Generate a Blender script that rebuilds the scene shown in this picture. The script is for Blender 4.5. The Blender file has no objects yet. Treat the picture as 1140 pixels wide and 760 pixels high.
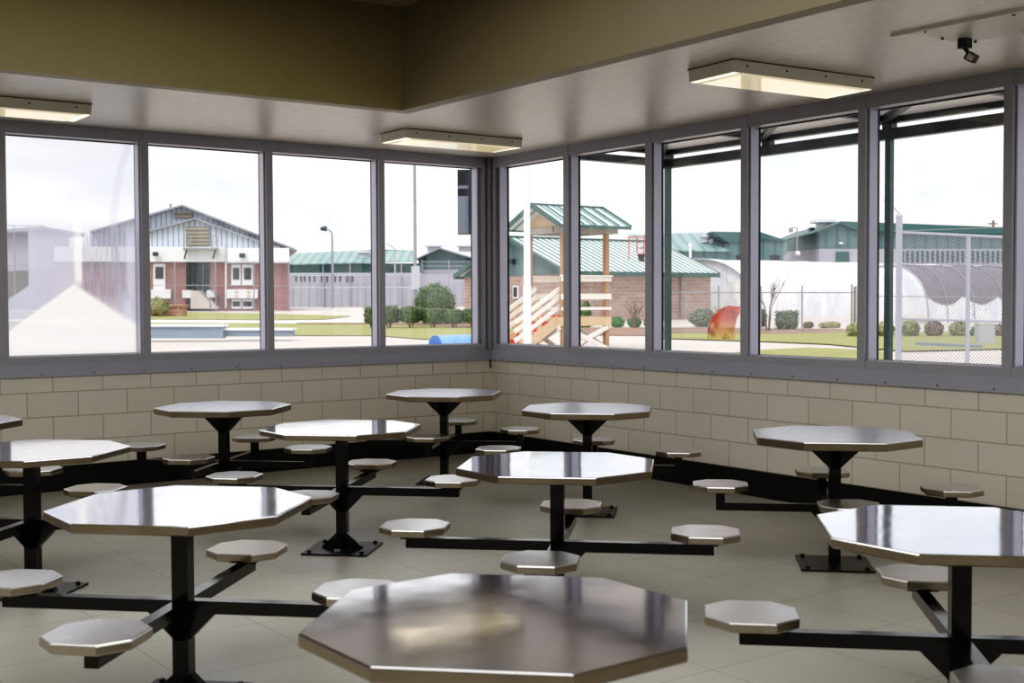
import bpy, math, random
from mathutils import Vector, Matrix
random.seed(7)
PI = math.pi
scn = bpy.context.scene
col = scn.collection

# ------------------------------------------------------------------ camera
FOC, PITCH, YAW, ROLL = 1357.534, math.radians(-1.914), math.radians(54.1133), math.radians(-0.2263)
CAM = Vector((-7.1445, -10.2515, 1.5446))
FW = Vector((math.cos(YAW)*math.cos(PITCH), math.sin(YAW)*math.cos(PITCH), math.sin(PITCH)))
RT = Vector((math.sin(YAW), -math.cos(YAW), 0)); UP = RT.cross(FW)
RT, UP = math.cos(ROLL)*RT + math.sin(ROLL)*UP, math.cos(ROLL)*UP - math.sin(ROLL)*RT
FH = Vector((math.cos(YAW), math.sin(YAW), 0)); RH = Vector((math.sin(YAW), -math.cos(YAW), 0))
cd = bpy.data.cameras.new('camera'); cam = bpy.data.objects.new('camera', cd); col.objects.link(cam)
cd.sensor_width = 36; cd.lens = FOC/1140*36; cd.clip_end = 2000; cd.clip_start = .05
m = Matrix((RT, UP, -FW)).transposed().to_4x4(); m.translation = CAM
cam.matrix_world = m
cd.dof.use_dof = True; cd.dof.focus_distance = 9.5; cd.dof.aperture_fstop = 4.5
scn.camera = cam

def ray(px, py): return FW + RT*((px-570)/FOC) - UP*((py-380)/FOC)
def at(px, py, d):
    r = ray(px, py); return CAM + r*(d/r.dot(FH))
def G(d): return -.06 + .0102*min(max(0, d-24), 89)
def dep(P): return (P-CAM).dot(FH)
def gz(P): return G(dep(P))
def gp(px, py):                      # where a sight line meets the ground
    a, b = 10.0, 500.0
    for _ in range(50):
        c = (a+b)/2
        if at(px, py, c).z > G(c): a = c
        else: b = c
    return at(px, py, a)
def foot(px, d):                     # ground point under a pixel column
    P = at(px, 335, d); P.z = G(d); return P

# ------------------------------------------------------------------ mesh helpers
class MB:
    def __init__(s): s.v = []; s.f = []; s.sm = []
    def add(s, vs, fs, smooth=False):
        o = len(s.v); s.v += [tuple(p) for p in vs]; s.f += [tuple(i+o for i in f) for f in fs]; s.sm += [smooth]*len(fs); return s
    def box(s, c, size, M=None):
        x, y, z = [k/2 for k in size]; c = Vector(c)
        vs = [Vector((a*x, b*y, e*z)) for a in (-1, 1) for b in (-1, 1) for e in (-1, 1)]
        if M is not None: vs = [M @ q for q in vs]
        return s.add([q+c for q in vs], [(0,1,3,2),(4,6,7,5),(0,4,5,1),(2,3,7,6),(0,2,6,4),(1,5,7,3)])
    def mm(s, a, b):
        return s.box([(i+j)/2 for i, j in zip(a, b)], [abs(i-j) for i, j in zip(a, b)])
    def bar(s, a, b, w, h=None, up=(0, 0, 1)):
        h = h or w; a, b = Vector(a), Vector(b); d = (b-a); L = d.length; d.normalize()
        sd = d.cross(Vector(up))
        if sd.length < 1e-4: sd = d.cross(Vector((1, 0, 0)))
        sd.normalize(); u = sd.cross(d)
        M = Matrix((sd, d, u)).transposed()
        return s.box((a+b)/2, (w, L, h), M)
    def loft(s, rings, cap=True, smooth=False, closed=True):
        n = len(rings[0]); vs = [p for r in rings for p in r]; fs = []
        for i in range(len(rings)-1):
            for j in range(n if closed else n-1):
                k = (j+1) % n; fs.append((i*n+j, i*n+k, (i+1)*n+k, (i+1)*n+j))
        s.add(vs, fs, smooth)
        if cap:
            s.add(rings[0], [tuple(range(n-1, -1, -1))]); s.add(rings[-1], [tuple(range(n))])
        return s
    def tube(s, pts, r, n=10, r2=None):
        pts = [Vector(p) for p in pts]; rings = []; ref = Vector((.31, .57, .76))
        for i, p in enumerate(pts):
            t = (pts[min(i+1, len(pts)-1)] - pts[max(i-1, 0)]).normalized()
            a = t.cross(ref)
            if a.length < .05: a = t.cross(Vector((1, 0, 0)))
            a.normalize(); b = t.cross(a)
            rr = r if r2 is None else r+(r2-r)*i/max(1, len(pts)-1)
            rings.append([p+(a*math.cos(2*PI*j/n)+b*math.sin(2*PI*j/n))*rr for j in range(n)])
        return s.loft(rings, True, True)
    def prism(s, poly, vec):
        poly = [Vector(p) for p in poly]; vec = Vector(vec); return s.loft([poly, [p+vec for p in poly]])
    def ball(s, c, r, nu=20, nv=12, fn=None):
        c = Vector(c); rings = []
        for i in range(1, nv):
            th = PI*i/nv; ring = []
            for j in range(nu):
                ph = 2*PI*j/nu; d = Vector((math.sin(th)*math.cos(ph), math.sin(th)*math.sin(ph), math.cos(th)))
                k = fn(d) if fn else 1
                ring.append(c+Vector((d.x*r[0], d.y*r[1], d.z*r[2]))*k)
            rings.append(ring)
        return s.loft(rings, True, True)
    def build(s, name, mat, parent=None, loc=None):
        me = bpy.data.meshes.new(name); me.from_pydata(s.v, [], s.f); me.update()
        for p, q in zip(me.polygons, s.sm): p.use_smooth = q
        if not s.keep_normals: fix(me)
        me.materials.append(mat); o = bpy.data.objects.new(name, me); col.objects.link(o)
        if loc is not None: o.location = loc
        if parent is not None: o.parent = parent
        return o
    keep_normals = False
def fix(me):
    import bmesh
    bm = bmesh.new(); bm.from_mesh(me); bmesh.ops.recalc_face_normals(bm, faces=bm.faces); bm.to_mesh(me); bm.free()
def tag(o, label, cat, group=None, kind=None):
    o['label'] = label
    if cat: o['category'] = cat
    if group: o['group'] = group
    if kind: o['kind'] = kind
    return o
def empty(name, loc, label, cat, group=None):
    o = bpy.data.objects.new(name, None); o.empty_display_size = .2; col.objects.link(o); o.location = loc
    return tag(o, label, cat, group)
class Thing:                          # parts are given in world coordinates and stored relative to the base
    def __init__(s, name, loc, label, cat, group=None):
        s.loc = Vector(loc); s.o = empty(name, s.loc, label, cat, group)
    def part(s, name, mb, mat, parent=None):
        mb.v = [tuple(Vector(p)-s.loc) for p in mb.v]
        return mb.build(name, mat, parent or s.o)
def copy_tree(o, parent=None):
    c = o.copy(); col.objects.link(c)
    if parent is not None: c.parent = parent
    for ch in list(o.children): copy_tree(ch, c)
    return c

# ------------------------------------------------------------------ materials
def srgb(r, g, b):
    f = lambda c: (c/255/12.92 if c/255 <= .04045 else ((c/255+.055)/1.055)**2.4)
    return (f(r), f(g), f(b), 1)
class NT:
    def __init__(s, name):
        s.m = bpy.data.materials.new(name); s.m.use_nodes = True; s.t = s.m.node_tree; s.t.nodes.clear()
        s.out = s.t.nodes.new('ShaderNodeOutputMaterial'); s._co = None
    def n(s, kind, **kw):
        x = s.t.nodes.new(kind)
        for k, v in kw.items():
            if k.startswith('i_'): s.set(x.inputs[k[2:].replace('_', ' ')], v)
            else: setattr(x, k, v)
        return x
    def set(s, sock, v):
        if isinstance(v, bpy.types.NodeSocket): s.t.links.new(v, sock)
        else: sock.default_value = v
    def co(s, which='Object'):
        if s._co is None: s._co = s.t.nodes.new('ShaderNodeTexCoord')
        return s._co.outputs[which]
    def math(s, op, a, b=0.0, c=0.0):
        x = s.t.nodes.new('ShaderNodeMath'); x.operation = op
        for i, v in enumerate((a, b, c)):
            if i < len(x.inputs): s.set(x.inputs[i], v)
        return x.outputs[0]
    def mix(s, f, a, b):
        x = s.t.nodes.new('ShaderNodeMix'); x.data_type = 'RGBA'
        s.set(x.inputs[0], f); s.set(x.inputs[6], a); s.set(x.inputs[7], b); return x.outputs[2]
    def smooth(s, v, a, b):
        x = s.t.nodes.new('ShaderNodeMapRange'); x.interpolation_type = 'SMOOTHSTEP'
        for k, q in zip(('Value', 'From Min', 'From Max'), (v, a, b)): s.set(x.inputs[k], q)
        return x.outputs[0]
    def noise(s, scale, detail=4, rough=.55, vec=None, stretch=None):
        v = vec or s.co()
        if stretch: v = s.n('ShaderNodeMapping', i_Vector=v, i_Scale=stretch).outputs[0]
        return s.n('ShaderNodeTexNoise', i_Vector=v, i_Scale=scale, i_Detail=detail, i_Roughness=rough).outputs['Fac']
    def bump(s, h, strength=.2, dist=.01):
        return s.n('ShaderNodeBump', i_Height=h, i_Strength=strength, i_Distance=dist).outputs[0]
    def xyz(s, v=None): return s.n('ShaderNodeSeparateXYZ', i_Vector=v or s.co()).outputs
    def bsdf(s, color, rough=.5, metal=0, normal=None, spec=.5, **kw):
        b = s.n('ShaderNodeBsdfPrincipled'); s.set(b.inputs['Base Color'], color); s.set(b.inputs['Roughness'], rough)
        s.set(b.inputs['Metallic'], metal); s.set(b.inputs['Specular IOR Level'], spec)
        if normal is not None: s.set(b.inputs['Normal'], normal)
        for k, v in kw.items(): s.set(b.inputs[k.replace('_', ' ')], v)
        return b.outputs[0]
    def end(s, sh): s.t.links.new(sh, s.out.inputs[0]); return s.m
def plain(name, c, rough=.5, metal=0, var=.12, scale=6, bump=0, spec=.5):
    t = NT(name); c = srgb(*c); d = tuple(k*(1-var) for k in c[:3])+(1,)
    f = t.noise(scale)
    n = t.bump(t.noise(scale*6), bump) if bump else None
    return t.end(t.bsdf(t.mix(f, d, tuple(min(1, k*(1+var)) for k in c[:3])+(1,)), rough, metal, n, spec))

M = {}
def steel(name, base, rough, var):
    t = NT(name)
    wav = t.noise(3.2, 2, .5)
    scratch = t.noise(60, 3, .6, stretch=(1, .06, 1))
    r = t.math('ADD', rough, t.math('MULTIPLY', t.math('SUBTRACT', t.noise(9, 4), .5), var))
    n = t.bump(t.math('ADD', wav, t.math('MULTIPLY', scratch, .01)), .12, .006)
    c = t.mix(t.noise(5, 5), srgb(*[k*.9 for k in base]), srgb(*base))
    return t.end(t.bsdf(c, r, 1.0, n))
M['steel'] = steel('brushed_steel_top', (240, 240, 246), .075, .10)
M['seat'] = steel('brushed_steel_seat', (244, 243, 244), .3, .16); M['steel_dull'] = steel('dull_brushed_steel_top', (240, 241, 250), .3, .12)
def edge(name, base, rough):
    t = NT(name); return t.end(t.bsdf(t.mix(t.noise(7, 4), srgb(*[k*.8 for k in base]), srgb(*base)), rough, 1.0))
M['edge'] = edge('dark_reflection_steel_edge', (172, 160, 144), .3); M['seat_edge'] = edge('dark_reflection_seat_edge', (190, 180, 166), .3)  # brown tone on the steel stands in for dark room reflections
t = NT('black_gloss_paint')
M['black'] = t.end(t.bsdf(t.mix(t.noise(14), srgb(4, 4, 5), srgb(9, 9, 11)), t.math('ADD', .12, t.math('MULTIPLY', t.noise(30), .14)), 0, t.bump(t.noise(40), .08, .003), .5))
t = NT('worn_black_plate')
M['plate'] = t.end(t.bsdf(t.mix(t.smooth(t.noise(25, 6, .7), .5, .72), srgb(26, 25, 29), srgb(74, 70, 76)), .35))

def block(name, axis, phase):
    t = NT(name); x = t.xyz()
    u = t.math('ADD', x[0] if axis == 'x' else x[1], phase)
    v = t.n('ShaderNodeCombineXYZ', i_X=u, i_Y=t.math('ADD', x[2], 8.128)).outputs[0]
    b = t.n('ShaderNodeTexBrick', i_Vector=v, i_Scale=1.0, i_Mortar_Size=.0055, i_Mortar_Smooth=.35, i_Bias=0.0, i_Brick_Width=.4064, i_Row_Height=.2032,
            i_Color1=srgb(226, 220, 207), i_Color2=srgb(220, 214, 201), i_Mortar=srgb(178, 171, 158))
    b.offset = .5; b.offset_frequency = 2
    h = t.math('SUBTRACT', t.math('MULTIPLY', t.noise(90, 4, .7), .12), b.outputs['Fac'])
    c = t.mix(t.math('MULTIPLY', t.noise(2.2, 5), .35), b.outputs['Color'], srgb(200, 193, 180))
    return t.end(t.bsdf(c, .42, 0, t.bump(h, .55, .006)))
M['wall_x'] = block('painted_block_north', 'x', .09)
M['wall_y'] = block('painted_block_east', 'y', .10)
t = NT('vinyl_floor_tile')
x = t.xyz(); v = t.n('ShaderNodeCombineXYZ', i_X=t.math('ADD', x[0], 40.11), i_Y=t.math('ADD', x[1], 40.2)).outputs[0]
b = t.n('ShaderNodeTexBrick', i_Vector=v, i_Scale=1.0, i_Mortar_Size=.0022, i_Mortar_Smooth=.2, i_Bias=0.0, i_Brick_Width=.61, i_Row_Height=.61,
        i_Color1=srgb(176, 174, 164), i_Color2=srgb(170, 168, 159), i_Mortar=srgb(92, 90, 86)); b.offset = 0
c = t.mix(t.math('MULTIPLY', t.smooth(t.noise(1.3, 6, .65), .35, .75), .35), b.outputs['Color'], srgb(142, 140, 130))
c = t.mix(t.math('MULTIPLY', t.smooth(t.noise(26, 3, .6), .70, .76), .5), c, srgb(112, 106, 98))
M['floor'] = t.end(t.bsdf(c, t.math('ADD', .24, t.math('MULTIPLY', t.noise(4, 6, .7), .22)), 0, t.bump(t.noise(7, 3), .05, .004), .45))
t = NT('glossy_painted_plaster')
st = t.noise(11, 7, .75, stretch=(.8, 2.2, 1))
M['soffit'] = t.end(t.bsdf(t.mix(st, srgb(198, 193, 182), srgb(238, 235, 226)), t.math('ADD', .14, t.math('MULTIPLY', st, .2)), 0, t.bump(st, .35, .012), .7))
M['fascia'] = plain('olive_cream_paint', (138, 128, 92), .5, 0, .06, 3, .05)
M['fascia_e'] = plain('olive_grey_paint', (134, 125, 100), .5, 0, .06, 3, .05)
M['ceiling'] = plain('upper_ceiling_paint', (172, 162, 128), .6, 0, .05, 3, .05)
M['backwall'] = plain('rear_wall_paint', (182, 172, 145), .5, 0, .05, 2)
M['base'] = plain('black_base_paint', (16, 16, 17), .45, 0, .25, 5)
M['frame'] = plain('grey_frame_paint', (160, 159, 168), .34, .0, .06, 8, .02)
M['apron'] = plain('grey_apron_paint', (166, 167, 180), .32, .0, .07, 8, .02)
M['gasket'] = plain('black_gasket', (14, 14, 16), .5)
M['bead'] = plain('pale_bead_metal', (196, 194, 214), .3, .2, .06)
M['rust'] = plain('rusty_stain', (96, 66, 46), .7)
M['screw'] = plain('dark_screw_metal', (60, 58, 56), .4, .8)

def glass_end(t, haze=None, hazecol=(.93, .93, .97, 1)):
    ge = t.n('ShaderNodeNewGeometry'); dp = t.n('ShaderNodeVectorMath', operation='DOT_PRODUCT'); t.set(dp.inputs[0], ge.outputs['Incoming']); t.set(dp.inputs[1], ge.outputs['Normal'])
    fr = t.math('ADD', .05, t.math('MULTIPLY', .9, t.math('POWER', t.math('SUBTRACT', 1.0, t.math('ABSOLUTE', dp.outputs['Value'])), 5.0)))
    tr = t.n('ShaderNodeBsdfTransparent', i_Color=(.965, .972, .975, 1)).outputs[0]
    gl = t.n('ShaderNodeBsdfGlossy', i_Roughness=.02, i_Color=(1, 1, 1, 1)).outputs[0]
    g = t.n('ShaderNodeMixShader'); t.set(g.inputs[0], t.math('MULTIPLY', fr, .8)); t.t.links.new(tr, g.inputs[1]); t.t.links.new(gl, g.inputs[2])
    sh = g.outputs[0]
    if haze is not None:
        tl = t.n('ShaderNodeBsdfTranslucent', i_Color=hazecol).outputs[0]
        df = t.n('ShaderNodeBsdfDiffuse', i_Color=hazecol).outputs[0]
        a = t.n('ShaderNodeMixShader', i_Fac=.03); t.t.links.new(tl, a.inputs[1]); t.t.links.new(df, a.inputs[2])
        h = t.n('ShaderNodeMixShader'); t.set(h.inputs[0], haze); t.t.links.new(sh, h.inputs[1]); t.t.links.new(a.outputs[0], h.inputs[2])
        sh = h.outputs[0]
    return t.end(sh)
t = NT('window_glass'); M['glass'] = glass_end(t, t.math('MULTIPLY', t.smooth(t.noise(2.5, 5, .6), .4, .8), .07))
# condensation-fogged pane: local x runs over the pane width, z over its height
t = NT('fogged_glass'); x = t.xyz(); u = t.math('DIVIDE', x[0], 1.04); vv = t.math('DIVIDE', x[2], 1.78)
wob = t.math('MULTIPLY', t.math('SUBTRACT', t.noise(7, 4), .5), .03)
u = t.math('ADD', u, wob)
tri_l = t.smooth(t.math('SUBTRACT', t.math('ADD', t.math('MULTIPLY', t.math('SUBTRACT', u, .03), .43), .12), vv), -.006, .012)
tri_r = t.smooth(t.math('SUBTRACT', t.math('SUBTRACT', .345, t.math('MULTIPLY', t.math('SUBTRACT', u, .553), .40)), vv), -.006, .03)
tri = t.math('MULTIPLY', tri_l, tri_r)
streak = t.noise(7, 5, .7, stretch=(9, 1, .7))
upper = t.smooth(vv, .52, .66)
clear = t.math('MULTIPLY', t.math('MULTIPLY', t.smooth(u, .20, .185), t.smooth(vv, .60, .55)),
               t.smooth(t.math('SUBTRACT', vv, t.math('ADD', t.math('MULTIPLY', u, .40), .245)), -.005, .01))
smear = t.math('MULTIPLY', t.math('MULTIPLY', t.smooth(u, .56, .62), t.smooth(u, .99, .93)), t.math('MULTIPLY', t.smooth(vv, .17, .32), t.smooth(vv, .66, .55)))
q = t.math('DIVIDE', t.math('SUBTRACT', vv, .58), .40)
curve = t.math('ABSOLUTE', t.math('SUBTRACT', u, t.math('ADD', .862, t.math('MULTIPLY', t.math('MULTIPLY', q, q), .12))))
curve = t.math('MULTIPLY', t.smooth(curve, .042, .018), .55)
vstrip = t.math('MULTIPLY', t.smooth(t.math('ABSOLUTE', t.math('SUBTRACT', u, .575)), .05, .015), t.math('MULTIPLY', t.smooth(vv, .3, .36), t.smooth(vv, .75, .5)))
h = t.math('ADD', .74, t.math('MULTIPLY', streak, .10))
h = t.math('SUBTRACT', h, t.math('MULTIPLY', upper, .46))
h = t.math('SUBTRACT', h, t.math('MULTIPLY', clear, .66))
h = t.math('SUBTRACT', h, t.math('MULTIPLY', smear, t.math('ADD', .0, t.math('MULTIPLY', t.smooth(streak, .38, .62), .40))))
h = t.math('MAXIMUM', h, t.math('MULTIPLY', tri, t.math('ADD', .90, t.math('MULTIPLY', streak, .1))))
h = t.math('MAXIMUM', h, t.math('MULTIPLY', vstrip, .9)); h = t.math('MAXIMUM', h, t.math('ADD', curve, .25)) if False else t.math('ADD', h, t.math('MULTIPLY', curve, .4))
h = t.math('MINIMUM', h, .98)
hc = t.mix(t.math('MAXIMUM', tri, vstrip), t.mix(smear, srgb(216, 218, 238), srgb(176, 178, 196)), (1, 1, 1, 1))
M['fog'] = glass_end(t, h, hc)
t = NT('orange_painted_reflection'); x = t.xyz()  # orange colour stands in for a reflection in the pane
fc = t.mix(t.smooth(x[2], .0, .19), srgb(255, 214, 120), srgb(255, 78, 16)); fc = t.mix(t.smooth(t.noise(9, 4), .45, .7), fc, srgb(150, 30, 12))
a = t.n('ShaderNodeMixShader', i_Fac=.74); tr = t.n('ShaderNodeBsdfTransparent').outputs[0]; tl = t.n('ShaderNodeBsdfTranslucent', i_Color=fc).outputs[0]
t.t.links.new(tr, a.inputs[1]); t.t.links.new(tl, a.inputs[2]); M['arch_reflection'] = t.end(a.outputs[0])

M['housing'] = plain('white_enamel', (206, 202, 190), .4, 0, .05, 5)
t = NT('warm_diffuser'); e = t.bsdf(srgb(240, 220, 160), .3, 0, None, .5, Emission_Color=srgb(255, 236, 186), Emission_Strength=.8)
gm = t.n('ShaderNodeMixShader', i_Fac=.5); t.t.links.new(e, gm.inputs[1]); t.t.links.new(t.n('ShaderNodeBsdfGlossy', i_Roughness=.08, i_Color=(1, .98, .94, 1)).outputs[0], gm.inputs[2]); M['lens'] = t.end(gm.outputs[0])
t = NT('lit_diffuser'); e = t.bsdf(srgb(245, 240, 225), .15, 0, None, .8, Emission_Color=srgb(255, 246, 222), Emission_Strength=.8); M['lens_hot'] = t.end(e)

# outdoor materials
t = NT('pale_concrete'); c = t.mix(t.noise(.25, 6, .6), srgb(196, 186, 178), srgb(220, 212, 206)); M['ground'] = t.end(t.bsdf(c, .8))
t = NT('lawn_grass'); c = t.mix(t.noise(.9, 8, .75), srgb(118, 128, 66), srgb(184, 176, 116)); c = t.mix(t.smooth(t.noise(.22, 4), .45, .7), c, srgb(156, 158, 92)); M['lawn'] = t.end(t.bsdf(c, .9, 0, t.bump(t.noise(12), .5, .05)))
M['mulch'] = plain('brown_mulch', (150, 116, 96), .9, 0, .25, 5, .3)
M['path'] = plain('white_path', (238, 234, 228), .8, 0, .04, 1)
def brickmat(name, c1, c2, mo, axis_scale=1, side=False):
    t = NT(name); x = t.xyz(); hx_ = t.math('SUBTRACT', t.math('MULTIPLY', x[0], math.sin(YAW)), t.math('MULTIPLY', x[1], math.cos(YAW))) if side else t.math('ADD', x[0], x[1])
    v = t.n('ShaderNodeCombineXYZ', i_X=hx_, i_Y=x[2]).outputs[0]
    b = t.n('ShaderNodeTexBrick', i_Vector=v, i_Scale=axis_scale, i_Mortar_Size=.012, i_Brick_Width=.5, i_Row_Height=.2, i_Color1=srgb(*c1), i_Color2=srgb(*c2), i_Mortar=srgb(*mo))
    return t.end(t.bsdf(t.mix(t.math('MULTIPLY', t.noise(1.5), .3), b.outputs['Color'], srgb(*c2)), .8))
M['brick_red'] = brickmat('red_brown_brick', (156, 112, 108), (138, 96, 94), (168, 138, 132), side=True)
M['brick_tan'] = brickmat('tan_brown_brick', (176, 150, 138), (150, 124, 114), (192, 178, 168))
def ribbed(name, c1, c2, period, width, axis, rough=.4):
    t = NT(name); x = t.xyz(); hx_ = t.math('SUBTRACT', t.math('MULTIPLY', x[0], math.sin(YAW)), t.math('MULTIPLY', x[1], math.cos(YAW))) if axis == 'r' else x['xyz'.index(axis)]
    f = t.math('FRACT', t.math('DIVIDE', hx_, period))
    mk = t.smooth(t.math('ABSOLUTE', t.math('SUBTRACT', f, .5)), width/2, width/2+.06)
    return t.end(t.bsdf(t.mix(mk, srgb(*c2), srgb(*c1)), rough, 0, t.bump(mk, .3, .05)))
M['siding'] = ribbed('pale_blue_siding', (200, 208, 222), (126, 138, 160), .46, .16, 'r')
M['seam'] = ribbed('green_seam_painted_sheen', (218, 230, 230), (84, 114, 108), .46, .42, 'x')  # pale stripes paint the sky sheen along the seams
M['seam_tower'] = ribbed('green_tower_seam', (206, 224, 224), (104, 140, 134), .44, .2, 'x')
M['teal_roof'] = ribbed('teal_metal_roof', (138, 168, 164), (108, 142, 140), 1.1, .3, 'r')
M['teal_wall'] = ribbed('teal_metal_wall', (88, 116, 118), (70, 98, 102), 1.1, .25, 'r')
M['teal_dark'] = plain('dark_teal_panel', (50, 88, 86), .5)
M['green_trim'] = plain('green_trim', (58, 90, 86), .45)
M['pale_metal'] = plain('pale_grey_cladding', (186, 188, 196), .5, 0, .06, .4)
M['slotwall'] = plain('pale_concrete_panel', (168, 166, 178), .8, 0, .14, .5)
M['dark'] = plain('dark_opening', (44, 46, 54), .5)
M['white'] = plain('white_paint', (236, 236, 240), .5, 0, .03)
M['louver'] = ribbed('tan_louver', (150, 142, 122), (96, 90, 80), .32, .4, 'z')
M['galv'] = plain('galvanised_steel', (176, 178, 192), .35, .35, .08, 4)
M['galv_dim'] = plain('dull_galvanised_pole', (150, 152, 160), .5, .2, .08, 4)
M['wood'] = plain('new_timber', (214, 184, 148), .7, 0, .12, 2)
M['woodpost'] = plain('brown_timber', (170, 130, 98), .7, 0, .2, 1.5)
M['whitewood'] = plain('white_painted_timber', (240, 234, 226), .6, 0, .05, 2)
M['red'] = plain('red_riser_paint', (206, 44, 30), .5)
M['beam_grey'] = plain('grey_timber', (160, 150, 142), .7, 0, .12, 2)
M['plastic'] = None
t = NT('white_plastic_sheet'); f = t.noise(.9, 6, .65, stretch=(1, 1, .35)); n_ = t.bump(f, .9, .5); c = t.mix(t.smooth(f, .35, .62), srgb(226, 228, 238), srgb(252, 252, 254))
M['plastic'] = t.end(t.bsdf(c, .35, 0, n_))
t = NT('grey_shade_cloth'); f = t.noise(1.4, 5, .6); M['shade'] = t.end(t.bsdf(t.mix(f, srgb(104, 98, 108), srgb(140, 132, 138)), .8, 0, t.bump(f, .6, .25)))
def leafmat(name, a, b, sc=3):
    t = NT(name); return t.end(t.bsdf(t.mix(t.noise(sc, 6, .7), srgb(*a), srgb(*b)), .6))
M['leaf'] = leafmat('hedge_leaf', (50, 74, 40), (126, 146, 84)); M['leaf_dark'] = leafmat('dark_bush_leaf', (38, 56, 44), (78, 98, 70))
M['leaf_grey'] = leafmat('grey_hedge_leaf', (96, 116, 98), (150, 160, 132)); M['leaf_bright'] = leafmat('bright_shrub_leaf', (44, 104, 50), (96, 152, 80))
M['dry'] = leafmat('dry_bush_leaf', (112, 94, 84), (158, 142, 116), 2); M['weed'] = leafmat('weedy_leaf', (126, 138, 88), (176, 170, 120), 2)
M['bark'] = plain('grey_brown_bark', (122, 98, 88), .8)
M['blue'] = plain('blue_drum_plastic', (28, 96, 186), .35, 0, .06, 2)
M['blue_lt'] = plain('pale_blue_drum_side', (128, 176, 228), .35, 0, .06, 2)
M['canopy_green'] = plain('dark_green_steel', (34, 46, 52), .4, 0, .15, 3)
M['canopy_post'] = plain('green_post_paint', (42, 72, 72), .4, 0, .15, 3)
M['canopy_soffit'] = plain('grey_canopy_panel', (232, 230, 228), .6, 0, .05, 1)
M['bluewall'] = plain('blue_grey_wall', (134, 148, 164), .8, 0, .1, .8)
M['planter'] = brickmat('planter_brick', (180, 132, 112), (150, 106, 92), (206, 180, 164))
M['boxdark'] = plain('near_black_box', (28, 30, 36), .4); M['boxpale'] = plain('pale_blue_grey_panel', (118, 124, 142), .4); M['boxteal'] = plain('dark_teal_edge', (26, 58, 66), .4)
def chain(name, cell, frac, color):
    t = NT(name); x = t.xyz(); s_ = t.math('SUBTRACT', t.math('MULTIPLY', x[0], math.sin(YAW)), t.math('MULTIPLY', x[1], math.cos(YAW)))
    def line(v):
        f = t.math('FRACT', t.math('DIVIDE', v, cell)); return t.math('GREATER_THAN', t.math('ABSOLUTE', t.math('SUBTRACT', f, .5)), .5-frac/2)
    mk = t.math('MAXIMUM', line(t.math('ADD', s_, x[2])), line(t.math('SUBTRACT', s_, x[2])))
    a = t.n('ShaderNodeMixShader'); t.set(a.inputs[0], mk); t.t.links.new(t.n('ShaderNodeBsdfTransparent').outputs[0], a.inputs[1]); t.t.links.new(t.bsdf(srgb(*color), .4, .3), a.inputs[2])
    return t.end(a.outputs[0])
M['mesh_near'] = chain('chain_link_near', .062, .15, (150, 150, 160)); M['mesh_far'] = chain('chain_link_far', .12, .07, (150, 150, 162))

# ------------------------------------------------------------------ room shell
CZ, SILL, GB, GT = 2.997, .941, 1.105, 2.885
XW, YS, CU = -15.0, -17.0, 3.77
FX, FY = -2.34, -2.2
def st(name, mb, mat, label=None, parent=None):
    o = mb.build(name, mat, parent); 
    o['kind'] = 'structure'
    if label: o['label'] = label
    return o
st('floor', MB().mm((XW, YS, -.05), (0, 0, 0)), M['floor'], 'pale vinyl tile floor under the steel tables')
st('wall_north', MB().mm((XW, 0, 0), (0, .2, SILL)), M['wall_x'], 'cream painted block wall under the fogged window')
st('wall_east', MB().mm((0, YS, 0), (.2, .2, SILL)), M['wall_y'], 'cream painted block wall under the tower windows')
st('wall_west', MB().mm((XW-.2, YS, 0), (XW, 0.2, CU)), M['backwall'])
st('wall_south', MB().mm((XW, YS-.2, 0), (0.2, YS, CU)), M['backwall'])
st('ceiling', MB().mm((XW, YS, CU), (FX-.001, FY-.001, CU+.1)), M['ceiling'], 'dim upper ceiling above the olive fascia')
so = MB().mm((XW, FY+.06, CZ), (.2, .2, CZ+.12)).mm((FX+.06, YS, CZ), (.2, FY+.06, CZ+.12))
st('ceiling_soffit', so, M['soffit'], 'glossy lowered ceiling strip above the windows')
st('trim_fascia_north', MB().mm((XW, FY, CZ-.002), (FX+.12, FY+.12, CU+.1)), M['fascia'], 'olive fascia above the north soffit')
st('trim_fascia_east', MB().mm((FX, YS, CZ-.002), (FX+.12, FY, CU+.1)), M['fascia_e'], 'olive fascia above the east soffit')
st('baseboard_north', MB().mm((XW, -.014, 0), (0, 0, .2032)), M['base'], 'tall black painted base band on the north wall')
st('baseboard_east', MB().mm((-.014, YS, 0), (0, 0, .2032)), M['base'], 'tall black painted base band on the east wall')
st('roof_eave', MB().mm((XW, .2, CZ+.02), (.75, .45, CZ+.3)).mm((.2, YS, CZ+.02), (.75, .75, CZ+.3)).mm((XW, -2, CZ+.12), (.2, .2, CZ+.3)).mm((-2, YS, CZ+.12), (.2, .2, CZ+.3)), M['pale_metal'])

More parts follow.
